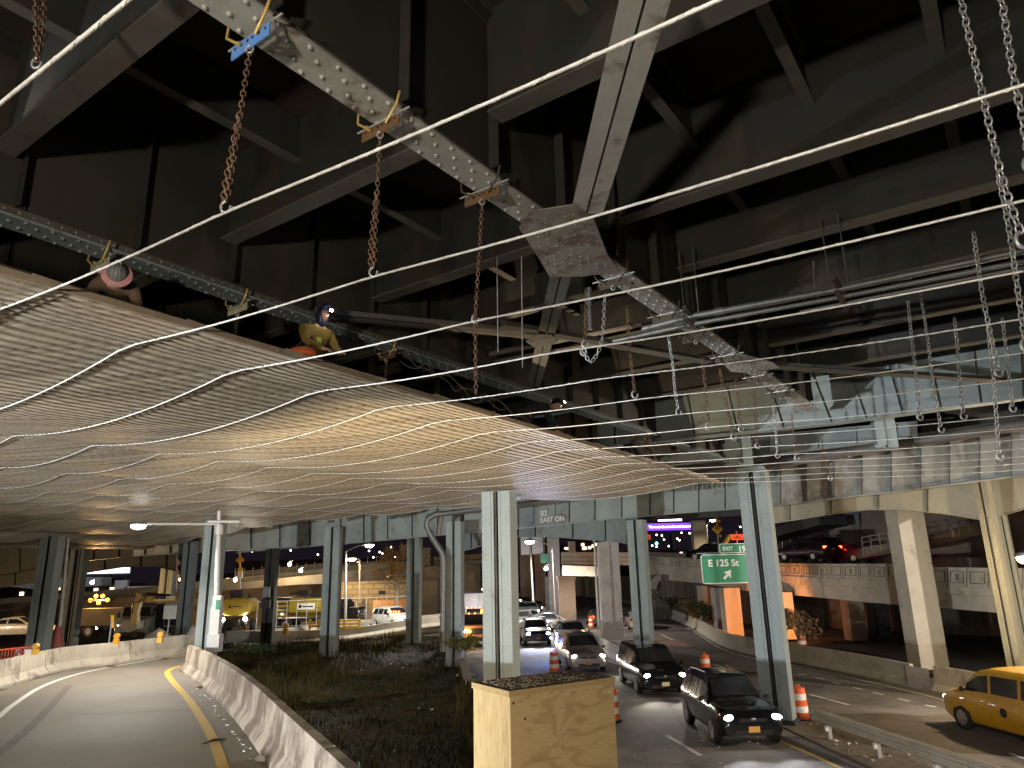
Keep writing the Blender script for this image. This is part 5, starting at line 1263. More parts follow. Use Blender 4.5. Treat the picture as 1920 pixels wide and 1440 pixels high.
bush('dry brown palm like bush by the glowing drum', 1497, 1200, 40, 1.8, 2.0, 800, LEAFB)
bush('green weeds at the end of the ramp barrier', 450, 1222, 36, 3.0, .45, 700, mat('green_weeds', (.022, .036, .010), .8, 0, .5, 1.5), .07)
bush('weeds at the foot of the drain pipe', 862, 1225, 34, 1.4, .8, 600, mat('yellow_green_weeds', (.12, .13, .03), .8, 0, .5, 1.5), .08)
def mound(nm, lab, pts, hgt, m, cat):
    c = sum(pts, Vector())/len(pts); b = MB(); n = 18
    rx = (pts[1]-pts[0]).length/2
    b.grid(lambda s, t: c+Vector((math.cos(s*6.283)*rx*(1-t)*random.uniform(.85, 1.1), math.sin(s*6.283)*rx*.5*(1-t), hgt*t**.7*random.uniform(.75, 1.1))), n, 5, False)
    tag(b.build(nm, m), lab, cat)
RUB = mat('crumpled_white_sheet', (.5, .47, .44), .8, 0, .3, 3)
mound('debris_mound', 'crumpled pale debris heap behind the left barrier', [P(268, 1199, 40), P(325, 1194, 40)], .5, RUB, 'debris')
mound('debris_mound', 'small pale debris heap left of the lamp column', [P(350, 1192, 42), P(372, 1190, 42)], .55, RUB, 'debris')
mound('tarp_mound', 'tan tarpaulin heap behind the fence under the block wall', [P(660, 1160, 66), P(702, 1158, 66)], 1.6, mat('tan_tarp', (.22, .15, .08), .8, 0, .3, 1), 'tarp')
# chain-link fence on the yard
fr = thing('chain_link_fence', 'chain link fence with thin posts in front of the tanker', 'fence', P(480, 1180, 56))
b = MB()
for k in range(17):
    t = k/16; a = P(480+300*t, 1180-18*t, 57+8*t); b.tube([a, a+ZZ*2.0], .035, 5)
b.build('posts', POLEG, fr)
b = MB(); b.bar(P(480, 1180, 57)+ZZ*2, P(780, 1162, 65)+ZZ*2, .04, .04); b.bar(P(480, 1180, 57)+ZZ*.1, P(780, 1162, 65)+ZZ*.1, .03, .03)
b.build('rails', POLEG, fr)
wallpoly('orange_screen', 'orange brown screen panel fence behind the white pickup', [(697, 1160, 68), (760, 1157, 70), (760, 1125, 70), (700, 1126, 68)], mat('orange_brown_screen', (.28, .13, .05), .8, 0, .3, .6), .1, 'fence')  # one orange brown tone over the whole panel
# signs on sticks beside the ramp
for x, y0, y1, Y, lab in ((204, 1208, 1160, 34, 'thin post with yellow ribbon behind the left barrier'), (313, 1195, 1150, 38, 'square pale sign on a thin stake behind the left barrier')):
    r = thing('stake_sign', lab, 'post', P(x, y0, Y)); b = MB(); b.bar(P(x, y0, Y), P(x+6, y1, Y), .05, .05, Vector((0, 1, 0))); b.build('post', POLEG, r)
    if x == 204: b = MB(); b.prism([P(207, 1178, Y), P(213, 1177, Y), P(214, 1154, Y), P(208, 1153, Y)], (0, .02, 0)); b.build('yellow_ribbon', SIGNY, r, fix=True)
    else: b = MB(); b.box(P(319, 1148, Y), .33, .02, .33); b.build('panel', mat('grimy_white_panel', (.4, .4, .36), .7), r)

# ================================================================== VEHICLES
def lerpt(T, x):
    for (a, va), (b_, vb) in zip(T, T[1:]):
        if x <= b_: return va+(vb-va)*max(0, (x-a))/(b_-a)
    return T[-1][1]
KINDS = {
 'suv': dict(L=4.6, W=.93, H=1.70, zt=[(-1, .85), (-.985, 1.12), (-.93, 1.40), (-.84, 1.62), (-.55, 1.69), (.0, 1.69), (.16, 1.63), (.44, 1.19), (.52, 1.12), (.86, 1.03), (.95, .96), (.985, .86), (1, .66)], zb=1.03, wt=.66, win=(-.86, .34), ws=(.17, .45), wh=(-.61, .60), r=.36, sill=.30),
 'van': dict(L=5.1, W=.98, H=1.76, zt=[(-1, .85), (-.99, 1.15), (-.95, 1.50), (-.90, 1.70), (-.5, 1.76), (.1, 1.75), (.28, 1.66), (.60, 1.18), (.68, 1.10), (.90, .98), (.96, .90), (.99, .78), (1, .60)], zb=1.02, wt=.72, win=(-.90, .50), ws=(.29, .61), wh=(-.56, .62), r=.34, sill=.24),
 'sedan': dict(L=4.7, W=.92, H=1.45, zt=[(-1, .7), (-.98, .95), (-.90, 1.04), (-.66, 1.08), (-.34, 1.38), (-.1, 1.45), (.08, 1.42), (.40, 1.02), (.5, .96), (.88, .84), (.96, .76), (1, .55)], zb=.93, wt=.62, win=(-.58, .33), ws=(.10, .40), wh=(-.6, .62), r=.33, sill=.22),
 'cabvan': dict(L=4.8, W=.92, H=1.86, zt=[(-1, .9), (-.995, 1.3), (-.97, 1.72), (-.93, 1.84), (-.5, 1.88), (.14, 1.86), (.32, 1.76), (.62, 1.24), (.70, 1.16), (.90, 1.03), (.97, .90), (1, .62)], zb=1.10, wt=.76, win=(-.90, .52), ws=(.34, .61), wh=(-.62, .63), r=.33, sill=.24),
}
def paint(name, c, rough=.28, metal=.0, dirt=.0):
    return mat(name, c, rough, metal, .08, 3, coat=.6)
EHL = E_HEAD
def vehicle(name, lab, cat, kind, loc, az, pmat, head=True, tail=False, group=None, power=60, plate=(.7, .68, .6), headc=None, rails=False, hcol=(1, .93, .8), beam=0, blue=False, lower=None, detail=True, faint=False):
    K = KINDS[kind]; L = K['L']; Wd = K['W']; root = thing(name, lab, cat, loc, R_(90-az), group)
    hl = L/2
    def sec(xn):
        zt = lerpt(K['zt'], xn); e = abs(xn); tw = 1 - .10*max(0, (e-.72)/.28)**2 - .03*(e > .98)
        Wx = Wd*tw; zb = min(K['zb'], zt-.07); zs = K['sill'] + (.06 if e > .9 else 0)
        if zt-zb > .2: wt = K['wt'] + (Wx*.86-K['wt'])*max(0, 1-(zt-zb)/.6)
        else: wt = Wx*.82
        return [(Wx*.90, zs), (Wx*.985, zs+.10), (Wx, (zs+zb)*.5+.05), (Wx*.985, zb-.10), (Wx*.95, zb), (wt+(.95*Wx-wt)*.10, zb+(zt-zb)*.80), (wt*.93, zt-.015), (wt*.5, zt+.012), (0, zt+.02)]
    xs = sorted(set([round(-1+2*i/44, 4) for i in range(45)]+[k for k, _ in K['zt']]))
    rings = []
    for xn in xs:
        h = sec(xn); rings.append([Vector((xn*hl, y, z)) for y, z in h]+[Vector((xn*hl, -y, z)) for y, z in h[-2::-1]])
    b = MB(); b.loft(rings, False, True, False); n = len(rings[0])
    for rg, rev in ((rings[0], False), (rings[-1], True)): b.add(rg, [list(range(n)) if rev else list(range(n))[::-1]], False)
    b.loft([[Vector((q[0].x, q[0].y, q[0].z)), Vector((q[-1].x, q[-1].y, q[-1].z))] for q in rings], False, False, False)
    body = b.build('body', pmat, root, local=True)
    mo = body.modifiers.new('edges', 'EDGE_SPLIT'); mo.split_angle = R_(38)
    def S_(xn, s, side, off=.006):
        h = sec(xn); i = min(int(s), len(h)-2); t = s-i; y = h[i][0]+(h[i+1][0]-h[i][0])*t; z = h[i][1]+(h[i+1][1]-h[i][1])*t
        ty = h[i+1][0]-h[i][0]; tz = h[i+1][1]-h[i][1]; l = math.hypot(ty, tz) or 1
        return Vector((xn*hl, (y+off*tz/l)*side, z-off*ty/l))
    wa, wb = K['win']
    # side windows, split by pillars
    cuts = {'suv': [(-.84, -.50), (-.46, -.13), (-.09, .30)], 'van': [(-.88, -.42), (-.38, .02), (.06, .48)], 'sedan': [(-.54, -.18), (-.14, .30)], 'cabvan': [(-.88, -.36), (-.31, .10), (.15, .52)]}[kind]
    for side in (1, -1):
        for a, c in cuts:
            b = MB(); b.grid(lambda s, t: S_(a+(c-a)*s, 4.12+.80*t, side), 8, 2); b.build('side_window', GLASS, root, local=True)
        # door seams & handles
        if detail:
            b = MB()
            for a, c in cuts[1:]: b.tube([S_(a-.02, s, side, .001) for s in (.6, 1.5, 2.5, 3.5, 4)], .006, 4)
            b.tube([S_(cuts[-1][1]+.02, s, side, .001) for s in (.6, 1.5, 2.5, 3.5, 4)], .006, 4)
            b.build('door_seam', BLACKG, root, local=True)
            for a, c in cuts[-2:]: b = MB(); p = S_(a+.05, 3.4, side, .02); b.box(p, .09, .012, .014); b.build('door_handle', pmat, root, local=True)
        b = MB(); p = S_(K['ws'][1]-.10, 4.1, side, .0)+Vector((0, side*.13, .06)); b.ball(p, .09, .10, .07, 10, 6); b.build('wing_mirror', BLACKG if kind != 'van' else pmat, root, local=True)
        if lower: 
            b = MB(); b.grid(lambda s, t: S_(-.96+1.9*s, .1+.75*t, side, .008), 20, 2); b.build('sill_trim', lower, root, local=True)
    a, c = K['ws']
    b = MB()
    def wsf(s, t):
        xn = a+.015+(c-a-.02)*t; h = sec(xn); w_ = h[6][0]*.98; y = -w_+2*w_*s; z = lerpt(K['zt'], xn)+.02-.035*abs(y/w_)**2
        return Vector((xn*hl+.012, y, z+.012))
    b.grid(wsf, 8, 8); b.build('windshield', GLASS, root, local=True)
    rz = [(x, z) for x, z in K['zt'] if z > K['zb']+.04 and x < -.5]
    if kind != 'sedan':
        b = MB(); x0, x1 = -.983, rz[-1][0] if len(rz) < 3 else rz[2][0]
        b.grid(lambda s, t: Vector(((-.988+(x1+.988)*t)*hl-.02, (-.62+1.24*s)*Wd*(1-.1*t), lerpt(K['zt'], -.988+(x1+.988)*t)-.0+.01)), 6, 6); b.build('rear_window', GLASS, root, local=True)
    else:
        b = MB(); b.grid(lambda s, t: Vector(((-.64+.28*t)*hl-.01, (-.56+1.12*s)*Wd, lerpt(K['zt'], -.64+.28*t)+.03-.03*abs(2*s-1)**2)), 6, 6); b.build('rear_window', GLASS, root, local=True)
    # wheels
    for xn in K['wh']:
        for side in (1, -1):
            r_ = K['r']; cx = xn*hl; y0 = Wd*.985
            b = MB(); b.tube([(cx, side*(y0-.03), r_+.02), (cx, side*(y0+.008), r_+.02)], r_*1.17, 24); b.build('wheel_arch', BLACKG, root, local=True)
            b = MB(); b.tube([(cx, side*(y0-.20), r_), (cx, side*(y0-.18), r_), (cx, side*(y0+.01), r_), (cx, side*(y0+.03), r_)], [r_*.9, r_, r_, r_*.93], 24); wh = b.build('wheel', BLACKP, root, local=True)
            b = MB(); b.tube([(cx, side*(y0+.03), r_), (cx, side*(y0+.036), r_)], r_*.66, 20)
            for k in range(5):
                a_ = k*2*math.pi/5; b.bar((cx, side*(y0+.045), r_), (cx+math.cos(a_)*r_*.62, side*(y0+.04), r_+math.sin(a_)*r_*.62), .05, .02, Vector((0, 1, 0)))
            b.build('rim', RIM, wh, local=True)
    # front
    zt9 = lerpt(K['zt'], .955)
    for side in (1, -1):
        c = Vector((hl*.955, side*Wd*.70, zt9-.13)); rot = Matrix.Rotation(side*R_(-22), 3, 'Z')
        b = MB(); b.ball(c, .10, .20, .075, 14, 8, rot); hb = b.build('headlight', RIM, root, local=True)
        if head:
            b = MB(); b.ball(c+Vector((.04, -side*.01, 0)), .07, .19, .075, 12, 8, rot); b.build('lit_lens', headc or EHL, hb, local=True)
            if power:
                l = light('SPOT', (c.x+.25, c.y, c.z), power*3.2, hcol, .06, None, None, 75, .7); l.parent = root; l.rotation_euler = (R_(84), 0, R_(-90))
        b = MB(); b.ball((hl*.975, side*Wd*.66, .36+K['sill']*.2), .05, .12, .05, 10, 6); b.build('fog_lamp', RIM, root, local=True)
        zc = .98 if kind != 'sedan' else .86
        c = Vector((-hl*.975, side*Wd*.76, zc)); b = MB(); b.box(c, .05, .13, .08); b.build('tail_light', E_RED if tail else mat('dark_red_lens', (.2, .01, .01), .2), root, local=True)
    b = MB(); b.box((hl*.985, 0, zt9-.20), .03, Wd*.42, .055)
    for k in range(3): b.box((hl*.985+.015, 0, zt9-.235+k*.035), .022, Wd*.42, .006)
    b.build('grille', BLACKG, root, local=True)
    b = MB(); b.box((hl*.992, 0, K['sill']+.13), .03, Wd*.55, .07); b.build('air_intake', BLACKG, root, local=True)
    b = MB(); b.box((hl*1.0+.02, 0, K['sill']+.22), .01, .155, .075); b.build('license_plate', mat('plate_'+name, plate, .5, 0, .05, 5), root, local=True)
    b = MB(); b.ball((hl*.995, 0, zt9-.17), .03, .07, .045, 10, 6); b.build('badge', RIM, root, local=True)
    b = MB(); b.box((-hl*1.0-.01, 0, .85 if kind != 'sedan' else .7), .01, .155, .075); b.build('license_plate', REFL, root, local=True)
    if rails:
        for side in (1, -1):
            b = MB(); b.tube([Vector((x*hl, side*K['wt']*.92, lerpt(K['zt'], x)+dz)) for x, dz in ((-.72, .0), (-.68, .055), (0, .06), (.06, .0))], .016, 6); b.build('roof_rail', BLACKG, root, local=True)
    if beam: pass
    return root
def onroad(x, y, z=RZ): q = Z(x, y, z); return Vector((q.x, q.y, z))
def place(x, y, az, L, z=RZ):
    """front-bottom-centre pixel -> centre location"""
    q = onroad(x, y, z); a = R_(az); return q-Vector((math.sin(a), math.cos(a), 0))*L/2
G = 'queue of vehicles with headlights on'
blk = paint('black_car_paint', (.006, .006, .007), .15); silver = paint('silver_car_paint', (.34, .32, .31), .3, .5); dblue = paint('dark_blue_car_paint', (.012, .014, .035)); whitep = paint('white_car_paint', (.6, .6, .58)); dgrey = paint('dark_grey_car_paint', (.04, .04, .045)); taxi = paint('taxi_yellow_paint', (.62, .33, .012), .35)
vehicle('black_suv', 'black SUV with roof rails and lit headlights beside the long guardrail', 'car', 'suv', place(1418, 1406, 178, 4.6), 178, blk, rails=True, power=90, plate=(.75, .4, .08), headc=emis('cool_headlamp', (.85, .93, 1), 60), hcol=(.85, .93, 1), group=G, lower=BLACKG)
vehicle('black_minivan', 'glossy black minivan behind the black SUV with warm headlights', 'car', 'van', place(1250, 1306, 176, 5.1), 176, blk, power=90, plate=(.75, .7, .4), group=G)
vehicle('silver_minivan', 'silver minivan with bright headlights above the plywood box', 'car', 'van', place(1105, 1262, 174, 5.1), 174, silver, power=90, plate=(.5, .2, .15), group=G)
vehicle('dark_wagon', 'dark car mostly hidden behind the silver minivan', 'car', 'suv', place(1084, 1222, 175, 4.6), 175, dgrey, power=40, group=G)
vehicle('dark_blue_suv', 'dark blue SUV with a blue tinted fog light right of the near column', 'car', 'suv', place(1010, 1212, 175, 4.6), 175, dblue, power=260, plate=(.5, .15, .1), group=G, hcol=(.6, .7, 1))
vehicle('silver_sedan', 'silver sedan behind the dark blue SUV next to the median', 'car', 'sedan', place(1034, 1186, 176, 4.7), 176, silver, power=50, group=G)
vehicle('white_sedan', 'white sedan just behind the dark blue SUV', 'car', 'sedan', place(1000, 1176, 177, 4.7), 177, whitep, power=50, group=G)
vehicle('white_suv', 'small pale SUV third from the far end of the queue', 'car', 'suv', place(998, 1160, 177, 4.6), 177, whitep, power=40, group=G, detail=False)
vehicle('far_car', 'far car with one glowing headlight near the median end', 'car', 'sedan', place(996, 1147, 178, 4.7), 178, dgrey, power=40, group=G, detail=False)
vehicle('far_car', 'farthest visible car right of the near column', 'car', 'suv', place(985, 1136, 178, 4.6), 178, dgrey, power=40, group=G, detail=False)
for (x, y, kd, p_, lab) in ((1012, 1196, 'sedan', dgrey, 'dark sedan squeezed between the dark blue SUV and the silver sedan'), (985, 1186, 'suv', silver, 'silver SUV left of the white sedan near the column'), (1008, 1150, 'sedan', silver, 'small silver sedan by the orange lit median end'), (979, 1160, 'van', whitep, 'pale van close to the near column in the queue'), (976, 1122, 'sedan', whitep, 'tiny pale sedan at the head of the queue')):
    vehicle('far_car', lab, 'car', kd, place(x, y, 177, 4.7), 177, p_, power=60, group=G, detail=False)
# blue light under the dark blue SUV
b = MB(); bq = P(1033, 1196, 44.5); b.ball(bq, .07, n=8, m=6); o = tag(b.build('blue_lamp', E_BLUE), 'blue glowing lamp at the front of the dark blue SUV', 'lamp'); 
l = light('SPOT', bq+Vector((0, -.3, .1)), 350, (.15, .2, 1), .1, o, Vector((2.8, 37, RZ)), 100, .8)
k = 0
for (x, y, kd, p_, lab) in ((898, 1137, 'van', whitep, 'white van directly behind the box truck'), (880, 1128, 'suv', dgrey, 'dark SUV in the far left lane cluster'), (896, 1122, 'sedan', whitep, 'pale sedan high in the left lane cluster'), (884, 1115, 'sedan', dgrey, 'dark sedan high in the left lane cluster'), (899, 1111, 'suv', silver, 'silver SUV near the top of the left lane cluster'), (886, 1105, 'suv', dgrey, 'last dark SUV of the left lane cluster')):
    vehicle('far_car', lab, 'car', kd, place(x, y, 178, 4.7), 178, p_, power=30, group='far queue of glowing headlights', detail=False, headc=E_COOL)
# taxi
tx = vehicle('yellow_taxi', 'yellow taxi van driving away in the right highway at the frame edge', 'taxi', 'cabvan', (14.6, 22.2, RZ), -7, taxi, tail=True, power=60)
for sy in (1, -1): b = MB(); b.tube([(-.2, sy*.925, .74), (-.2, sy*.932, .74)], .13, 16); b.build('round_emblem', BLACKG, tx, local=True)
vehicle('black_car', 'black hatchback passing on the elevated road left of the exit sign', 'car', 'suv', P(1330, 1052, 76)+ZZ*.1, -72, blk, power=0, head=False)
vehicle('dark_van', 'dark van with glowing red tail lights on the elevated road', 'car', 'van', P(1518, 1056, 57)+ZZ*.15, -22, paint('dark_plum_paint', (.03, .01, .02)), tail=True, power=0, head=False)
vehicle('red_car', 'dark red car close behind the dark van', 'car', 'sedan', P(1585, 1058, 56)+ZZ*.1, -30, paint('dark_red_paint', (.16, .01, .02)), tail=True, power=0, head=False)
vehicle('dark_car', 'dark car with a red tail light left of the wide concrete column', 'car', 'sedan', onroad(1121, 1172), 0, dgrey, tail=True, power=0, head=False)
vehicle('silver_car', 'silver car half hidden behind the dark blue column', 'car', 'sedan', onroad(1195, 1178), 3, silver, power=0, head=False)
vehicle('white_pickup', 'white pickup with roof marker lights and bright headlights on the left road', 'car', 'suv', P(737, 1177, 62), 140, whitep, power=900, group=None, hcol=(1, .9, .75))
vehicle('white_sedan', 'dim white sedan parked at far left behind the column', 'car', 'sedan', P(30, 1194, 56), 80, whitep, power=0, head=False)
vehicle('red_car', 'dark red car beside the orange warning lights', 'car', 'suv', P(158, 1196, 60), 150, paint('deep_red_paint', (.12, .01, .01)), power=100)
# amber markers on pickup roof
b = MB()
for k in range(5): b.ball(P(728+k*5, 1147, 61.0), .07, n=6, m=4)
tag(b.build('roof_markers', E_ORNG), 'row of amber marker lamps above the white pickup', 'lights')

# ---- trucks
def boxy(name, lab, cat, loc, az, group=None): return thing(name, lab, cat, loc, R_(90-az), group)
def wheelset(root, xs, y, r_=.48):
    for x in xs:
        for s in (1, -1):
            b = MB(); b.tube([(x, s*(y-.28), r_), (x, s*(y-.26), r_), (x, s*(y-.02), r_), (x, s*y, r_)], [r_*.9, r_, r_, r_*.93], 20); wh = b.build('wheel', BLACKP, root, local=True)
            b = MB(); b.tube([(x, s*y, r_), (x, s*(y+.01), r_)], r_*.55, 16); b.build('rim', RIM, wh, local=True)
def cab(root, x0, x1, w_, ztop, m, hood=None, lit=True, beac=True, power=80, e=None, z0=.5):
    """cab profile between x0 (rear) and x1 (front); hood=(len,z)"""
    hl_, hz = hood or (0.0, 0)
    prof = [(x0, z0), (x0, ztop), (x1-hl_-.45, ztop), (x1-hl_-.05, ztop-.75)]
    if hood: prof += [(x1-.1, hz), (x1, hz-.15)]
    prof += [(x1, z0)]
    b = MB(); b.prism([Vector((x, -w_, z)) for x, z in prof], (0, 2*w_, 0)); o = b.build('cab', m, root, local=True, fix=True)
    mo = o.modifiers.new('bevel', 'BEVEL'); mo.width = .06; mo.segments = 2
    a = Vector((x1-hl_-.43, 0, ztop-.05)); c = Vector((x1-hl_-.06, 0, ztop-.70)); nn = Vector((.87, 0, .5))
    b = MB(); b.add([a+Vector((0, -w_*.86, 0))+nn*.03, a+Vector((0, w_*.86, 0))+nn*.03, c+Vector((0, w_*.9, 0))+nn*.03, c+Vector((0, -w_*.9, 0))+nn*.03], [(0, 1, 2, 3)]); b.build('windshield', GLASS, root, local=True)
    for s in (1, -1):
        b = MB(); b.add([(x0+.15, s*(w_+.008), ztop-.12), (x1-hl_-.52, s*(w_+.008), ztop-.12), (x1-hl_-.2, s*(w_+.008), ztop-.72), (x0+.15, s*(w_+.008), ztop-.72)], [(0, 1, 2, 3)]); b.build('side_window', GLASS, root, local=True)
        zl = (hz-.38) if hood else z0+.35
        b = MB(); b.ball((x1+.02, s*w_*.76, zl), .05, .16, .12, 12, 6); h = b.build('headlight', RIM, root, local=True)
        if lit:
            b = MB(); b.ball((x1+.05, s*w_*.76, zl), .05, .11, .08, 12, 6); b.build('lit_lens', e or EHL, h, local=True)
            if power:
                l = light('SPOT', (x1+.3, s*w_*.76, zl), power, (1, .9, .75), .08, None, None, 80, .7); l.parent = root; l.rotation_euler = (R_(84), 0, R_(-90))
        b = MB(); b.box((x1-hl_-.2, s*(w_+.16), ztop-.55), .05, .08, .2); b.build('wing_mirror', BLACKG, root, local=True)
    b = MB(); b.box((x1+.01, 0, (hz-.4) if hood else z0+.35), .03, w_*.5, .2); b.build('grille', BLACKG, root, local=True)
    b = MB(); b.box((x1+.08, 0, z0+.02), .08, w_, .12); b.build('bumper', BLACKG, root, local=True)
    if beac:
        b = MB(); 
        for k in range(5): b.ball((x1-hl_-.5, (-.8+.4*k)*w_, ztop+.04), .05, n=6, m=4)
        b.build('marker_lamps', E_ORNG, root, local=True)
# tow truck
ORP = paint('orange_truck_paint', (.55, .26, .12), .4)
t = boxy('tow_truck', 'orange brown flat fronted truck with amber lights left of the near column', 'truck', place(893, 1214, 172, 6.5), 172)
cab(t, .9, 3.2, 1.05, 2.15, ORP, hood=(.35, 1.45), power=80)
b = MB(); b.box((-1.2, 0, .75), 2.1, .95, .12); b.box((.5, 0, 1.2), .08, 1.0, .5); b.build('flatbed', BLACKG, t, local=True)
b = MB(); b.box((.3, 1.0, 1.5), .1, .12, .7); b.box((.3, -1.0, 1.5), .1, .12, .7); b.build('yellow_side_rack', SIGNY, t, local=True)
b = MB(); b.ball((3.26, -.45, 1.05), .06, .11, .11, 10, 6); b.build('amber_lamp', E_ORNG, t, local=True)
b = MB(); b.ball((1.6, .6, 2.3), .14, .14, .12, 10, 6); b.build('amber_beacon', E_ORNG, t, local=True)
light('POINT', (3.6, -.5, 1.1), 60, SODIUM, .1).parent = t
wheelset(t, (2.3, -2.2), 1.05, .42)
# box truck
t = boxy('box_truck', 'white box truck with a line drawn emblem on its front behind the tow truck', 'truck', place(893, 1178, 174, 7.5), 174)
b = MB(); b.box((-.9, 0, 1.9), 2.9, 1.15, 1.15); b.build('cargo_box', paint('bluish_white_box', (.5, .52, .62), .5), t, local=True)
cab(t, 2.1, 3.75, 1.0, 1.75, whitep, hood=(.3, 1.2), power=0)
b = MB(); xx = 2.015
b.bar((xx, 0, 2.05), (xx, 0, 3.0), .04, .03, Vector((1, 0, 0)))
for s in (1, -1):
    pts = [Vector((xx+.01, s*(.42*math.cos(a)), 2.62+.16*math.sin(a))) for a in [R_(x) for x in range(0, 360, 30)]]
b.tube([Vector((xx+.01, .42*math.cos(R_(x)), 2.62+.17*math.sin(R_(x)))) for x in range(0, 360, 24)], .02, 4, closed=True)
b.tube([Vector((xx+.01, .25*math.cos(R_(x)), 2.62+.10*math.sin(R_(x)))) for x in range(0, 360, 24)], .016, 4, closed=True)
b.build('front_emblem', SIGNW, t, local=True)
wheelset(t, (2.9, -2.4), 1.05, .45)
# tanker trucks
YT = paint('yellow_tank_paint', (.40, .29, .025), .4)
def tanker(lab, loc, az, racks, head):
    t = boxy('tanker_truck', lab, 'truck', loc, az, 'yellow tank trucks in the yard')
    prof = [(.0, 1.15), (.75, 1.15), (1.12, 1.45), (1.2, 1.85), (1.1, 2.3), (.8, 2.55), (0, 2.62)]
    ring = prof+[(-a, z) for a, z in prof[-2:0:-1]]
    b = MB(); b.loft([[Vector((x, y*k, 1.9+(z-1.9)*k)) for y, z in ring] for x, k in ((-1.9, .85), (-1.8, 1), (1.3, 1), (1.4, .85))]); b.build('tank', YT, t, local=True, fix=True)
    for s in (1, -1):
        b = MB(); b.tube([(-.3, s*1.2, 1.9), (-.3, s*1.225, 1.9)], .01, 4); b.box((-.3, s*1.2, 1.9), .75, .02, .26); b.build('white_label', SIGNW, t, local=True)
        b = MB(); b.box((-.15, s*1.225, 1.9), .45, .01, .05); b.ball((-.8, s*1.222, 1.9), .14, .01, .14, 10, 6); b.build('label_print', SIGNK, t, local=True)
    b = MB(); b.box((1.42, 0, 1.95), .02, .62, .26); b.build('white_label', SIGNW, t, local=True)
    b = MB(); b.box((1.445, .1, 1.95), .01, .36, .04); b.ball((1.445, -.4, 1.95), .01, .12, .14, 10, 6); b.build('label_print', SIGNK, t, local=True)
    b = MB(); b.box((0, 0, .8), 3.9, .45, .14); b.box((.2, 0, 2.75), .5, .45, .14); b.build('chassis', BLACKG, t, local=True)
    if racks:
        for x in (-3.5, -2.5):
            b = MB()
            for k in range(4): b.box((x, 0, 1.3+.33*k), .42, 1.12, .10)
            b.build('yellow_crate_rack', YT, t, local=True)
            b = MB(); b.box((x, 0, 1.9), .40, 1.0, .72); b.build('rack_core', BLACKG, t, local=True)
    b = MB(); b.bar((-2.4, .6, 2.9), (-.4, .3, 3.05), .2, .2); b.box((-.9, -.2, 2.95), .5, .35, .25); b.box((.9, 0, 3.0), .45, .4, .3); b.build('pump_gear', STEEL_D, t, local=True)
    cab(t, 2.0, 4.1, 1.1, 2.5, blk if racks else mat('dark_truck_cab', (.03, .03, .03), .5), hood=(.9, 1.75) if racks else None, lit=head, power=500 if head else 0, beac=False)
    wheelset(t, (3.1, -2.0, -3.1), 1.15)
tanker('yellow tank truck with crates seen from its side behind the fence', P(588, 1180, 63), 95, True, False)
t2 = boxy('tanker_truck', 'yellow tank truck facing the camera with headlights right of the lamp column', 'truck', P(445, 1186, 60), 172, 'yellow tank trucks in the yard')
ring = [(.0, 1.35), (.75, 1.35), (1.12, 1.6), (1.2, 2.0), (1.1, 2.4), (.8, 2.62), (0, 2.68)]; ring = ring+[(-a, z) for a, z in ring[-2:0:-1]]
b = MB(); b.loft([[Vector((x, y*k, 2.0+(z-2.0)*k)) for y, z in ring] for x, k in ((-1.9, .85), (-1.8, 1), (1.3, 1), (1.4, .85))]); b.build('tank', YT, t2, local=True, fix=True)
b = MB(); b.box((1.42, 0, 2.05), .02, .62, .22); b.build('white_label', YT, t2, local=True)
b = MB(); b.box((1.445, .15, 2.05), .01, .34, .04); b.ball((1.445, -.4, 2.05), .01, .12, .12, 10, 6); b.build('label_print', SIGNK, t2, local=True)
b = MB(); b.box((1.2, 0, 3.0), .3, .42, .3); b.box((1.2, 1.0, 2.85), .1, .08, .2); b.box((1.2, -1.0, 2.85), .1, .08, .2); b.build('top_hopper', BLACKG, t2, local=True)
b = MB(); b.box((0, 0, .8), 1.9, .45, .3); b.build('chassis', BLACKG, t2, local=True)
for s in (1, -1):
    b = MB(); b.ball((1.5, s*.85, 1.1), .08, .16, .16, 12, 8); h = b.build('headlight', E_HEAD, t2, local=True)
    l = light('SPOT', (1.9, s*.85, 1.05), 700, (1, .85, .65), .1, None, None, 90, .7); l.parent = t2; l.rotation_euler = (R_(78), 0, R_(-90))
wheelset(t2, (1.0, -1.2), 1.05)
# grey work truck facing the camera, with dark body
t = boxy('work_truck', 'grey work truck facing the camera under the excavator arm', 'truck', place(263, 1198, 168, 6, -.8) , 168)
t.location = P(264, 1196, 57)
cab(t, .6, 3.0, 1.05, 2.35, mat('grey_truck_paint', (.20, .22, .20), .4), hood=(1.0, 1.5), lit=False, power=0, beac=False)
b = MB(); b.box((-1.5, .35, 1.6), 1.9, 1.25, .85); b.build('utility_body', BLACKG, t, local=True); wheelset(t, (2.2, -2.0), 1.05)
b = MB(); b.ball((3.07, .8, 1.1), .03, .07, .06, 8, 5); b.ball((3.07, -.8, 1.1), .03, .07, .06, 8, 5); b.build('sparkling_lamps', emis('dim_lens', (1, .95, .85), 4), t, local=True)
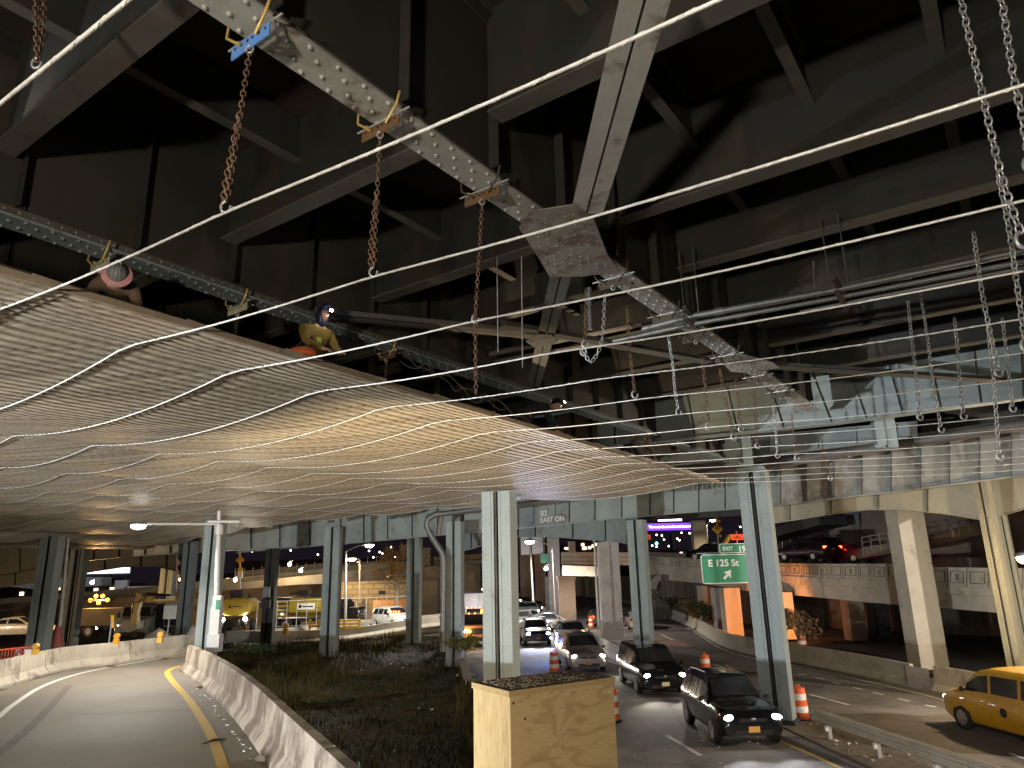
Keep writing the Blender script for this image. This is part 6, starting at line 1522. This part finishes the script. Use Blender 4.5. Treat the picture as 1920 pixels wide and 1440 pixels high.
# dump truck with amber lamps
t = boxy('dump_truck', 'dark dump truck with glowing amber beacons behind the left column', 'truck', P(208, 1194, 58), 100)
DT = mat('brown_dump_body', (.10, .075, .045), .6, 0, .3, 1)
b = MB(); b.prism([Vector((-1.9, -1.1, .9)), Vector((1.7, -1.1, .9)), Vector((1.9, -1.1, 2.15)), Vector((-2.1, -1.1, 2.15))], (0, 2.2, 0)); b.build('dump_body', DT, t, local=True, fix=True)
b = MB(); b.box((-1.2, 0, 2.75), .75, .5, .06); b.tube([(-1.2, 0, 2.15), (-1.2, 0, 2.75)], .05, 6); b.build('beacon_board', BLACKG, t, local=True)
b = MB()
for x, z in ((-1.95, 2.75), (-.45, 2.75), (-1.5, 3.05), (-.9, 3.05), (-1.2, 2.55)): b.ball((x, -.3, z), .15, n=8, m=6)
b.build('amber_beacon', emis('amber_beacon_glow', (1, .34, .03), 7), t, local=True)
l = light('POINT', (-1.2, -1.0, 3.0), 1600, SODIUM, .3); l.parent = t
cab(t, 2.0, 3.6, 1.0, 2.2, blk, hood=(.6, 1.4), lit=False, power=0, beac=False); wheelset(t, (2.8, -1.2), 1.05)
# excavator
XM = mat('worn_yellow_machine', (.42, .30, .10), .5, 0, .2, 1.5, (.15, .11, .06), .40, 2)
t = thing('excavator', 'yellow excavator reaching its arm left over the grey truck', 'excavator', P(352, 1192, 52))
def xb(nm, pix, Y, th, m=XM, par=None): b = MB(); b.prism([P(x, y, Y) for x, y in pix], (0, th, 0)); return b.build(nm, m, par or t, fix=True)
bm_ = xb('boom', [(262, 1128), (258, 1120), (264, 1116), (300, 1119), (345, 1118), (400, 1128), (400, 1142), (345, 1131), (300, 1129), (270, 1128)], 50, .5)
xb('stick', [(256, 1112), (262, 1113), (262, 1130), (257, 1148), (256, 1170), (245, 1170), (246, 1148), (252, 1128)], 50.2, .4)
b = MB(); b.tube([P(247, 1150, 49.9), P(250, 1130, 49.9), P(262, 1128, 49.9), P(268, 1117, 49.9), P(300, 1116, 49.9)], .05, 5); b.tube([P(275, 1114, 50.2), P(320, 1117, 50.2)], .1, 6); b.build('hydraulic_lines', BLACKG, t)
xb('bucket', [(228, 1166), (244, 1162), (258, 1165), (256, 1180), (240, 1186), (226, 1178)], 50.3, .9, mat('dusty_bucket', (.28, .26, .22), .7, 0, .3, 3))
xb('operator_cab', [(310, 1140), (330, 1138), (332, 1172), (308, 1172)], 51.5, 1.2, STEEL_D)
xb('cab_window', [(313, 1143), (327, 1142), (328, 1156), (313, 1157)], 51.4, .02, mat('pale_cab_window', (.25, .25, .2), .2))
xb('engine_housing', [(352, 1146), (374, 1144), (376, 1176), (352, 1178)], 51.5, 2.2)
xb('track', [(300, 1176), (376, 1176), (380, 1190), (300, 1191)], 51.3, 2.4, BLACKP)
plate = MB(); q = P(302, 1121.5, 49.85); plate.box(q+Vector((0, 0, -.02)), .72, .01, .14); pl = plate.build('name_plate', REFL, t); pl.location.x += .25
text('DEFOE', .27, P(287, 1125.5, 49.8)+Vector((0, 0, .08)), Vector((1, 0, 0)), ZZ, SIGNK, t, bold=.02)

# ================================================================== PEOPLE
DG = bpy.context.evaluated_depsgraph_get
def skinned(joints, edges, radii, extra=None, name='body', m=None, parent=None, lev=2):
    me = bpy.data.meshes.new(name+'_cage'); me.from_pydata([Vector(j) for j in joints], edges, []); o = bpy.data.objects.new(name+'_cage', me); col.objects.link(o)
    sk = o.modifiers.new('skin', 'SKIN'); sk.use_smooth_shade = True
    for i, r_ in enumerate(radii):
        me.skin_vertices[0].data[i].radius = (r_, r_) if not isinstance(r_, tuple) else r_
    me.skin_vertices[0].data[0].use_root = True
    ss = o.modifiers.new('sub', 'SUBSURF'); ss.levels = lev; ss.render_levels = lev
    m2 = bpy.data.meshes.new_from_object(o.evaluated_get(DG())); bpy.data.objects.remove(o)
    if extra:
        bm = bmesh.new(); bm.from_mesh(m2); 
        vs = [bm.verts.new(v) for v in extra.v]
        for f in extra.f:
            try: fc = bm.faces.new([vs[i] for i in f]); fc.smooth = True
            except ValueError: pass
        bm.to_mesh(m2); bm.free()
    m2.materials.clear(); m2.materials.append(m)
    o = bpy.data.objects.new(name, m2); col.objects.link(o); o.parent = parent
    return o
def head_mesh(c, fwd, s=1.0):
    """head with brow, nose, lips, chin, ears"""
    b = MB(); f = Vector(fwd).normalized(); rt = f.cross(ZZ).normalized(); up = rt.cross(f)
    rot = Matrix((f, rt, up)).transposed()
    hb = MB(); hb.ball((0, 0, 0), .098*s, .078*s, .122*s, 24, 18)
    for v in hb.v:
        if v.x > 0:
            z = v.z/(.122*s); y = v.y/(.078*s)
            if z < -.1: v.y *= 1-.25*(-z-.1)
            nose = math.exp(-((z+.12)/.16)**2-(y/.16)**2)*.026*s; v.x += nose
            v.x += math.exp(-((z+.55)/.10)**2-(y/.3)**2)*.008*s
            v.x += math.exp(-((z+.9)/.15)**2-(y/.35)**2)*.016*s
            v.x -= math.exp(-((z-.08)/.12)**2-((abs(y)-.38)/.16)**2)*.010*s
            v.x += math.exp(-((z-.24)/.08)**2-((abs(y)-.35)/.3)**2)*.005*s
    for sd in (1, -1): hb.ball((-.005*s, sd*.078*s, -.005*s), .018*s, .010*s, .032*s, 8, 6)
    b.v = [Vector(c)+rot@v for v in hb.v]; b.f = hb.f; b.sm = hb.sm
    return b, rot
def hand(j, e, r, wi, base, d, up_, s=1.):
    """adds palm and five bent fingers to joint lists; wi = wrist index"""
    d = Vector(d).normalized(); up_ = Vector(up_); sd = d.cross(up_).normalized(); nr = sd.cross(d).normalized()
    base = Vector(base); palm = len(j); j.append(base+d*.05*s); r.append((.030*s, .017*s)); e.append((wi, palm))
    for k, (off, ln) in enumerate(((-.032, .060), (-.011, .075), (.011, .078), (.032, .07))):
        p0 = len(j); j.append(base+d*.085*s+sd*off*s); r.append(.011*s); e.append((palm, p0))
        j.append(base+d*(.085+ln*.5)*s+sd*off*1.1*s-nr*.012*s); r.append(.009*s); e.append((p0, p0+1))
        j.append(base+d*(.085+ln*.8)*s+sd*off*1.1*s-nr*.040*s); r.append(.007*s); e.append((p0+1, p0+2))
    p0 = len(j); j.append(base+d*.04*s-sd*.045*s-nr*.01*s); r.append(.011*s); e.append((palm, p0)); j.append(base+d*.075*s-sd*.060*s-nr*.03*s); r.append(.009*s); e.append((p0, p0+1))
def person(lab, loc, rotz, pose, jacket, trousers, helmet, lampm=None, vest=None, hood=None, mask=None, brim=None):
    root = thing('person', lab, 'person', loc, rotz)
    # local: x forward, y left, z up, knees at z=0
    if pose == 'kneel':
        pel = (0, 0, .24); sp = [(.02, 0, .40), (.06, 0, .59), (.10, 0, .74)]; neck = (.15, 0, .84); hc = (.23, 0, .98); hf = (1, 0, -.25)
        kn = [(.36, .20, .08), (.38, -.20, .08)]; an = [(-.12, .15, .06), (-.1, -.15, .06)]; toe = [(-.30, .15, .05), (-.28, -.15, .05)]
        sh = [(.10, .21, .73), (.10, -.21, .73)]; el = [(.20, .30, .46), (.22, -.31, .48)]; wr = [(.44, .16, .36), (.46, -.14, .34)]; hd = [(1, -.3, -.2), (1, .3, -.2)]
    else:   # crouched forward on hands
        pel = (0, 0, .48); sp = [(.14, 0, .55), (.32, 0, .58), (.48, 0, .58)]; neck = (.58, 0, .60); hc = (.70, 0, .62); hf = (1, 0, .05)
        kn = [(.14, .17, .07), (.16, -.17, .07)]; an = [(-.26, .15, .06), (-.24, -.15, .06)]; toe = [(-.44, .15, .05), (-.42, -.15, .05)]
        sh = [(.46, .20, .56), (.46, -.20, .56)]; el = [(.52, .26, .30), (.56, -.26, .32)]; wr = [(.66, .20, .08), (.70, -.18, .10)]; hd = [(1, 0, -.1), (1, 0, -.1)]
    j = [Vector(pel)]+[Vector(p) for p in sp]+[Vector(neck), Vector(neck).lerp(Vector(hc), .55)]; e = [(0, 1), (1, 2), (2, 3), (3, 4), (4, 5)]; r = [(.15, .11), (.14, .10), (.155, .11), (.13, .09), .056, .055]
    if pose == 'bow': hc = (.70, 0, .60); hf = (.28, 0, -.96)
    jj = {}
    for s in (0, 1):
        b0 = len(j); hp = Vector(pel)+Vector((0, .10 if s == 0 else -.10, -.02)); j += [hp, Vector(kn[s]), Vector(an[s]), Vector(toe[s])]; r += [.095, .062, .045, .035]; e += [(0, b0), (b0, b0+1), (b0+1, b0+2), (b0+2, b0+3)]
        b1 = len(j); j += [Vector(sh[s]), Vector(el[s]), Vector(wr[s])]; r += [.062, .046, .030]; e += [(3, b1), (b1, b1+1), (b1+1, b1+2)]
        hand(j, e, r, b1+2, wr[s], hd[s], (0, 0, 1))
    hm, rot = head_mesh(hc, hf)
    skinned(j, e, r, hm, 'body', SKIN, root)
    # clothing
    J = [Vector(pel)+Vector((0, 0, .04))]+[Vector(p) for p in sp]+[Vector(neck)-Vector((.0, 0, .01))]; R2 = [(.185, .14), (.18, .14), (.19, .145), (.165, .12), .085]; E2 = [(0, 1), (1, 2), (2, 3), (3, 4)]
    for s in (0, 1):
        b0 = len(J); J += [Vector(sh[s]), Vector(el[s]), Vector(el[s]).lerp(Vector(wr[s]), .92)]; R2 += [.085, .072, .055]; E2 += [(3, b0), (b0, b0+1), (b0+1, b0+2)]
    skinned(J, E2, R2, None, 'jacket', jacket, root)
    J = [Vector(pel)]; R2 = [(.17, .13)]; E2 = []
    for s in (0, 1):
        b0 = len(J); hp = Vector(pel)+Vector((0, .11 if s == 0 else -.11, -.04)); J += [hp, Vector(kn[s]), Vector(an[s])]; R2 += [.11, .085, .065]; E2 += [(0, b0), (b0, b0+1), (b0+1, b0+2)]
    skinned(J, E2, R2, None, 'trousers', trousers, root)
    for s in (0, 1): b = MB(); b.ball(Vector(an[s]).lerp(Vector(toe[s]), .5), .15, .055, .06, 12, 8, Matrix.Rotation(R_(0), 3, 'Z')); b.build('boot', BLACKP, root, local=True)
    c = Vector(hc); f = Vector(hf).normalized(); up = rot@Vector((0, 0, 1))
    if hood:
        b = MB(); b.ball(c-f*.025-up*.045, .112, .098, .165, 18, 12, rot); b.v = [v if (v-c).dot(f) < .045 else v-f*((v-c).dot(f)-.045) for v in b.v]; b.build('hood', hood, root, local=True)
    if helmet:
        b = MB(); n_ = 20
        b.grid(lambda s_, t_: c+up*(.045+.125*math.sin(t_*1.57))+rot@Vector((math.cos(s_*6.2832)*.128*math.cos(t_*1.57), math.sin(s_*6.2832)*.108*math.cos(t_*1.57), 0)), n_, 7)
        b.grid(lambda s_, t_: c+up*(.045-.012*t_)+rot@Vector((math.cos(s_*6.2832)*(.128+(.055 if pose != 'x' else .02)*t_*(1 if math.cos(s_*6.2832) > .2 else .5)), math.sin(s_*6.2832)*(.108+.02*t_), 0)), n_, 1)
        b.build('hard_hat', helmet, root, local=True)
        for k in (-1, 0, 1): 
            b = MB(); b.tube([c+up*(.05+.125*math.sin(t_))+rot@Vector((math.cos(t_)*.130*sg_, k*.035, 0)) for sg_, t_ in ((1, .5), (1, .9), (1, 1.3), (-1, 1.4), (-1, 1.0), (-1, .6))], .006, 5); b.build('hat_ridge', helmet, root, local=True)
        if brim:
            b = MB(); b.grid(lambda s_, t_: c+up*(.05-.02*t_)+rot@Vector((math.cos(s_*6.2832)*(.124+.062*t_), math.sin(s_*6.2832)*(.106+.062*t_), 0)), 28, 2); b.grid(lambda s_, t_: c+up*(.043-.02*t_)+rot@Vector((math.cos(s_*6.2832)*(.124+.062*t_), math.sin(s_*6.2832)*(.106+.062*t_), 0)), 28, 2); b.build('hat_brim', brim, root, local=True)
        b = MB(); b.box(c+up*.12-f*.10, .035, .03, .012, f, f.cross(up), up); b.build('hat_sticker', REFL, root, local=True)
    if lampm:
        lp = c+f*.16+up*.06; b = MB(); b.box(lp-f*.02, .02, .03, .022, f, f.cross(up), up); hp_ = b.build('head_lamp', BLACKG, root, local=True)
        b = MB(); b.ball(lp+f*.008, .022, .026, .022, 10, 8); b.build('lit_lens', lampm, hp_, local=True)
        l = light('POINT', lp+f*.06, 5, (.9, .95, 1), .02); l.parent = root
    if vest:
        b = MB()
        b.box(Vector(sp[1])+Vector((.15, -.06, -.04)), .012, .04, .045)
        b.build('hi_vis_patch', vest, root, local=True)
        b = MB(); b.box(Vector(sp[0])+Vector((.13, 0, .06)), .02, .15, .022); b.build('tool_belt', BLACKP, root, local=True)
    return root
JY = mat('mustard_work_jacket', (.16, .10, .012), .85, 0, .3, 12); JB = mat('brown_work_coat', (.13, .085, .055), .9, 0, .4, 14); JK = mat('black_work_jacket', (.02, .02, .025), .9, 0, .3, 8)
TR = mat('dark_work_trousers', (.03, .03, .035), .9, 0, .3, 8); HV = mat('hi_vis_lime_cloth', (.28, .36, .03), .7, 0, .1, 10); NAVY = mat('navy_helmet', (.02, .022, .05), .4, 0, .1, 5)
PINK = mat('pink_hard_hat_shell', (.62, .30, .31), .55, 0, .15, 8)
def on_platform(x, y, v):
    d = ray(x, y); t = (v-CAM.dot(VV))/d.dot(VV); q = CAM+d*t; return q
q = on_platform(590, 600, 8.35)
person('kneeling worker in mustard jacket and dark helmet with a lit headlamp', (q.x, q.y, 6.88), R_(-38), 'kneel', JY, TR, NAVY, E_COOL, HV, NAVY)
q = on_platform(985, 765, 8.5); person('dark crouched worker with a brilliant headlamp at the far platform edge', (q.x, q.y, 6.90), R_(-8), 'crouch', JK, TR, blk, emis('brilliant_headlamp', (1, .97, .88), 120), HV, None)
q = on_platform(1185, 840, 8.5); person('small worker in brown coat crouching beyond the platform edge', (q.x, q.y, 6.88), R_(40), 'crouch', JB, TR, JB, None, None, JB)
q = on_platform(225, 545, 8.2); r = person('worker bent forward under a grey hard hat with a broad pink brim', (q.x-.42, q.y+.62, 6.90), R_(-60), 'bow', JB, TR, mat('grey_hat_dome', (.22, .23, .23), .5, 0, .1, 6), None, None, None, None, PINK)
b = MB(); q2 = P(205, 655-20, 8)
# orange bucket beside the worker
q = on_platform(566, 650, 7.75); t = thing('orange_bag', 'red orange tool bag beside the kneeling worker', 'bag', (q.x, q.y, 6.86))
b = MB(); b.ball(Vector((q.x, q.y, 6.98)), .22, .14, .12, 14, 8); b.build('bag_body', mat('red_orange_cloth', (.55, .10, .03), .8, 0, .2, 8), t)
b = MB(); b.tube(cr([Vector((q.x-.1, q.y, 7.07)), Vector((q.x, q.y, 7.17)), Vector((q.x+.1, q.y, 7.07))], 4), .012, 5); b.build('handle', BLACKP, t)
# coiled hoses near the girder
b = MB(); random.seed(9)
pts = [P(700+k*14, 640+k*7+random.uniform(-8, 8), 13.4) for k in range(22)]; b.tube(cr(pts, 4), .012, 5)
pts = [P(700+k*14, 650+k*7+random.uniform(-10, 10), 13.5) for k in range(22)]; b.tube(cr(pts, 4), .01, 5)
tag(b.build('tangled_ropes', mat('dark_hose', (.12, .10, .08), .8)), 'tangled ropes and hoses along the second girder flange', 'rope')
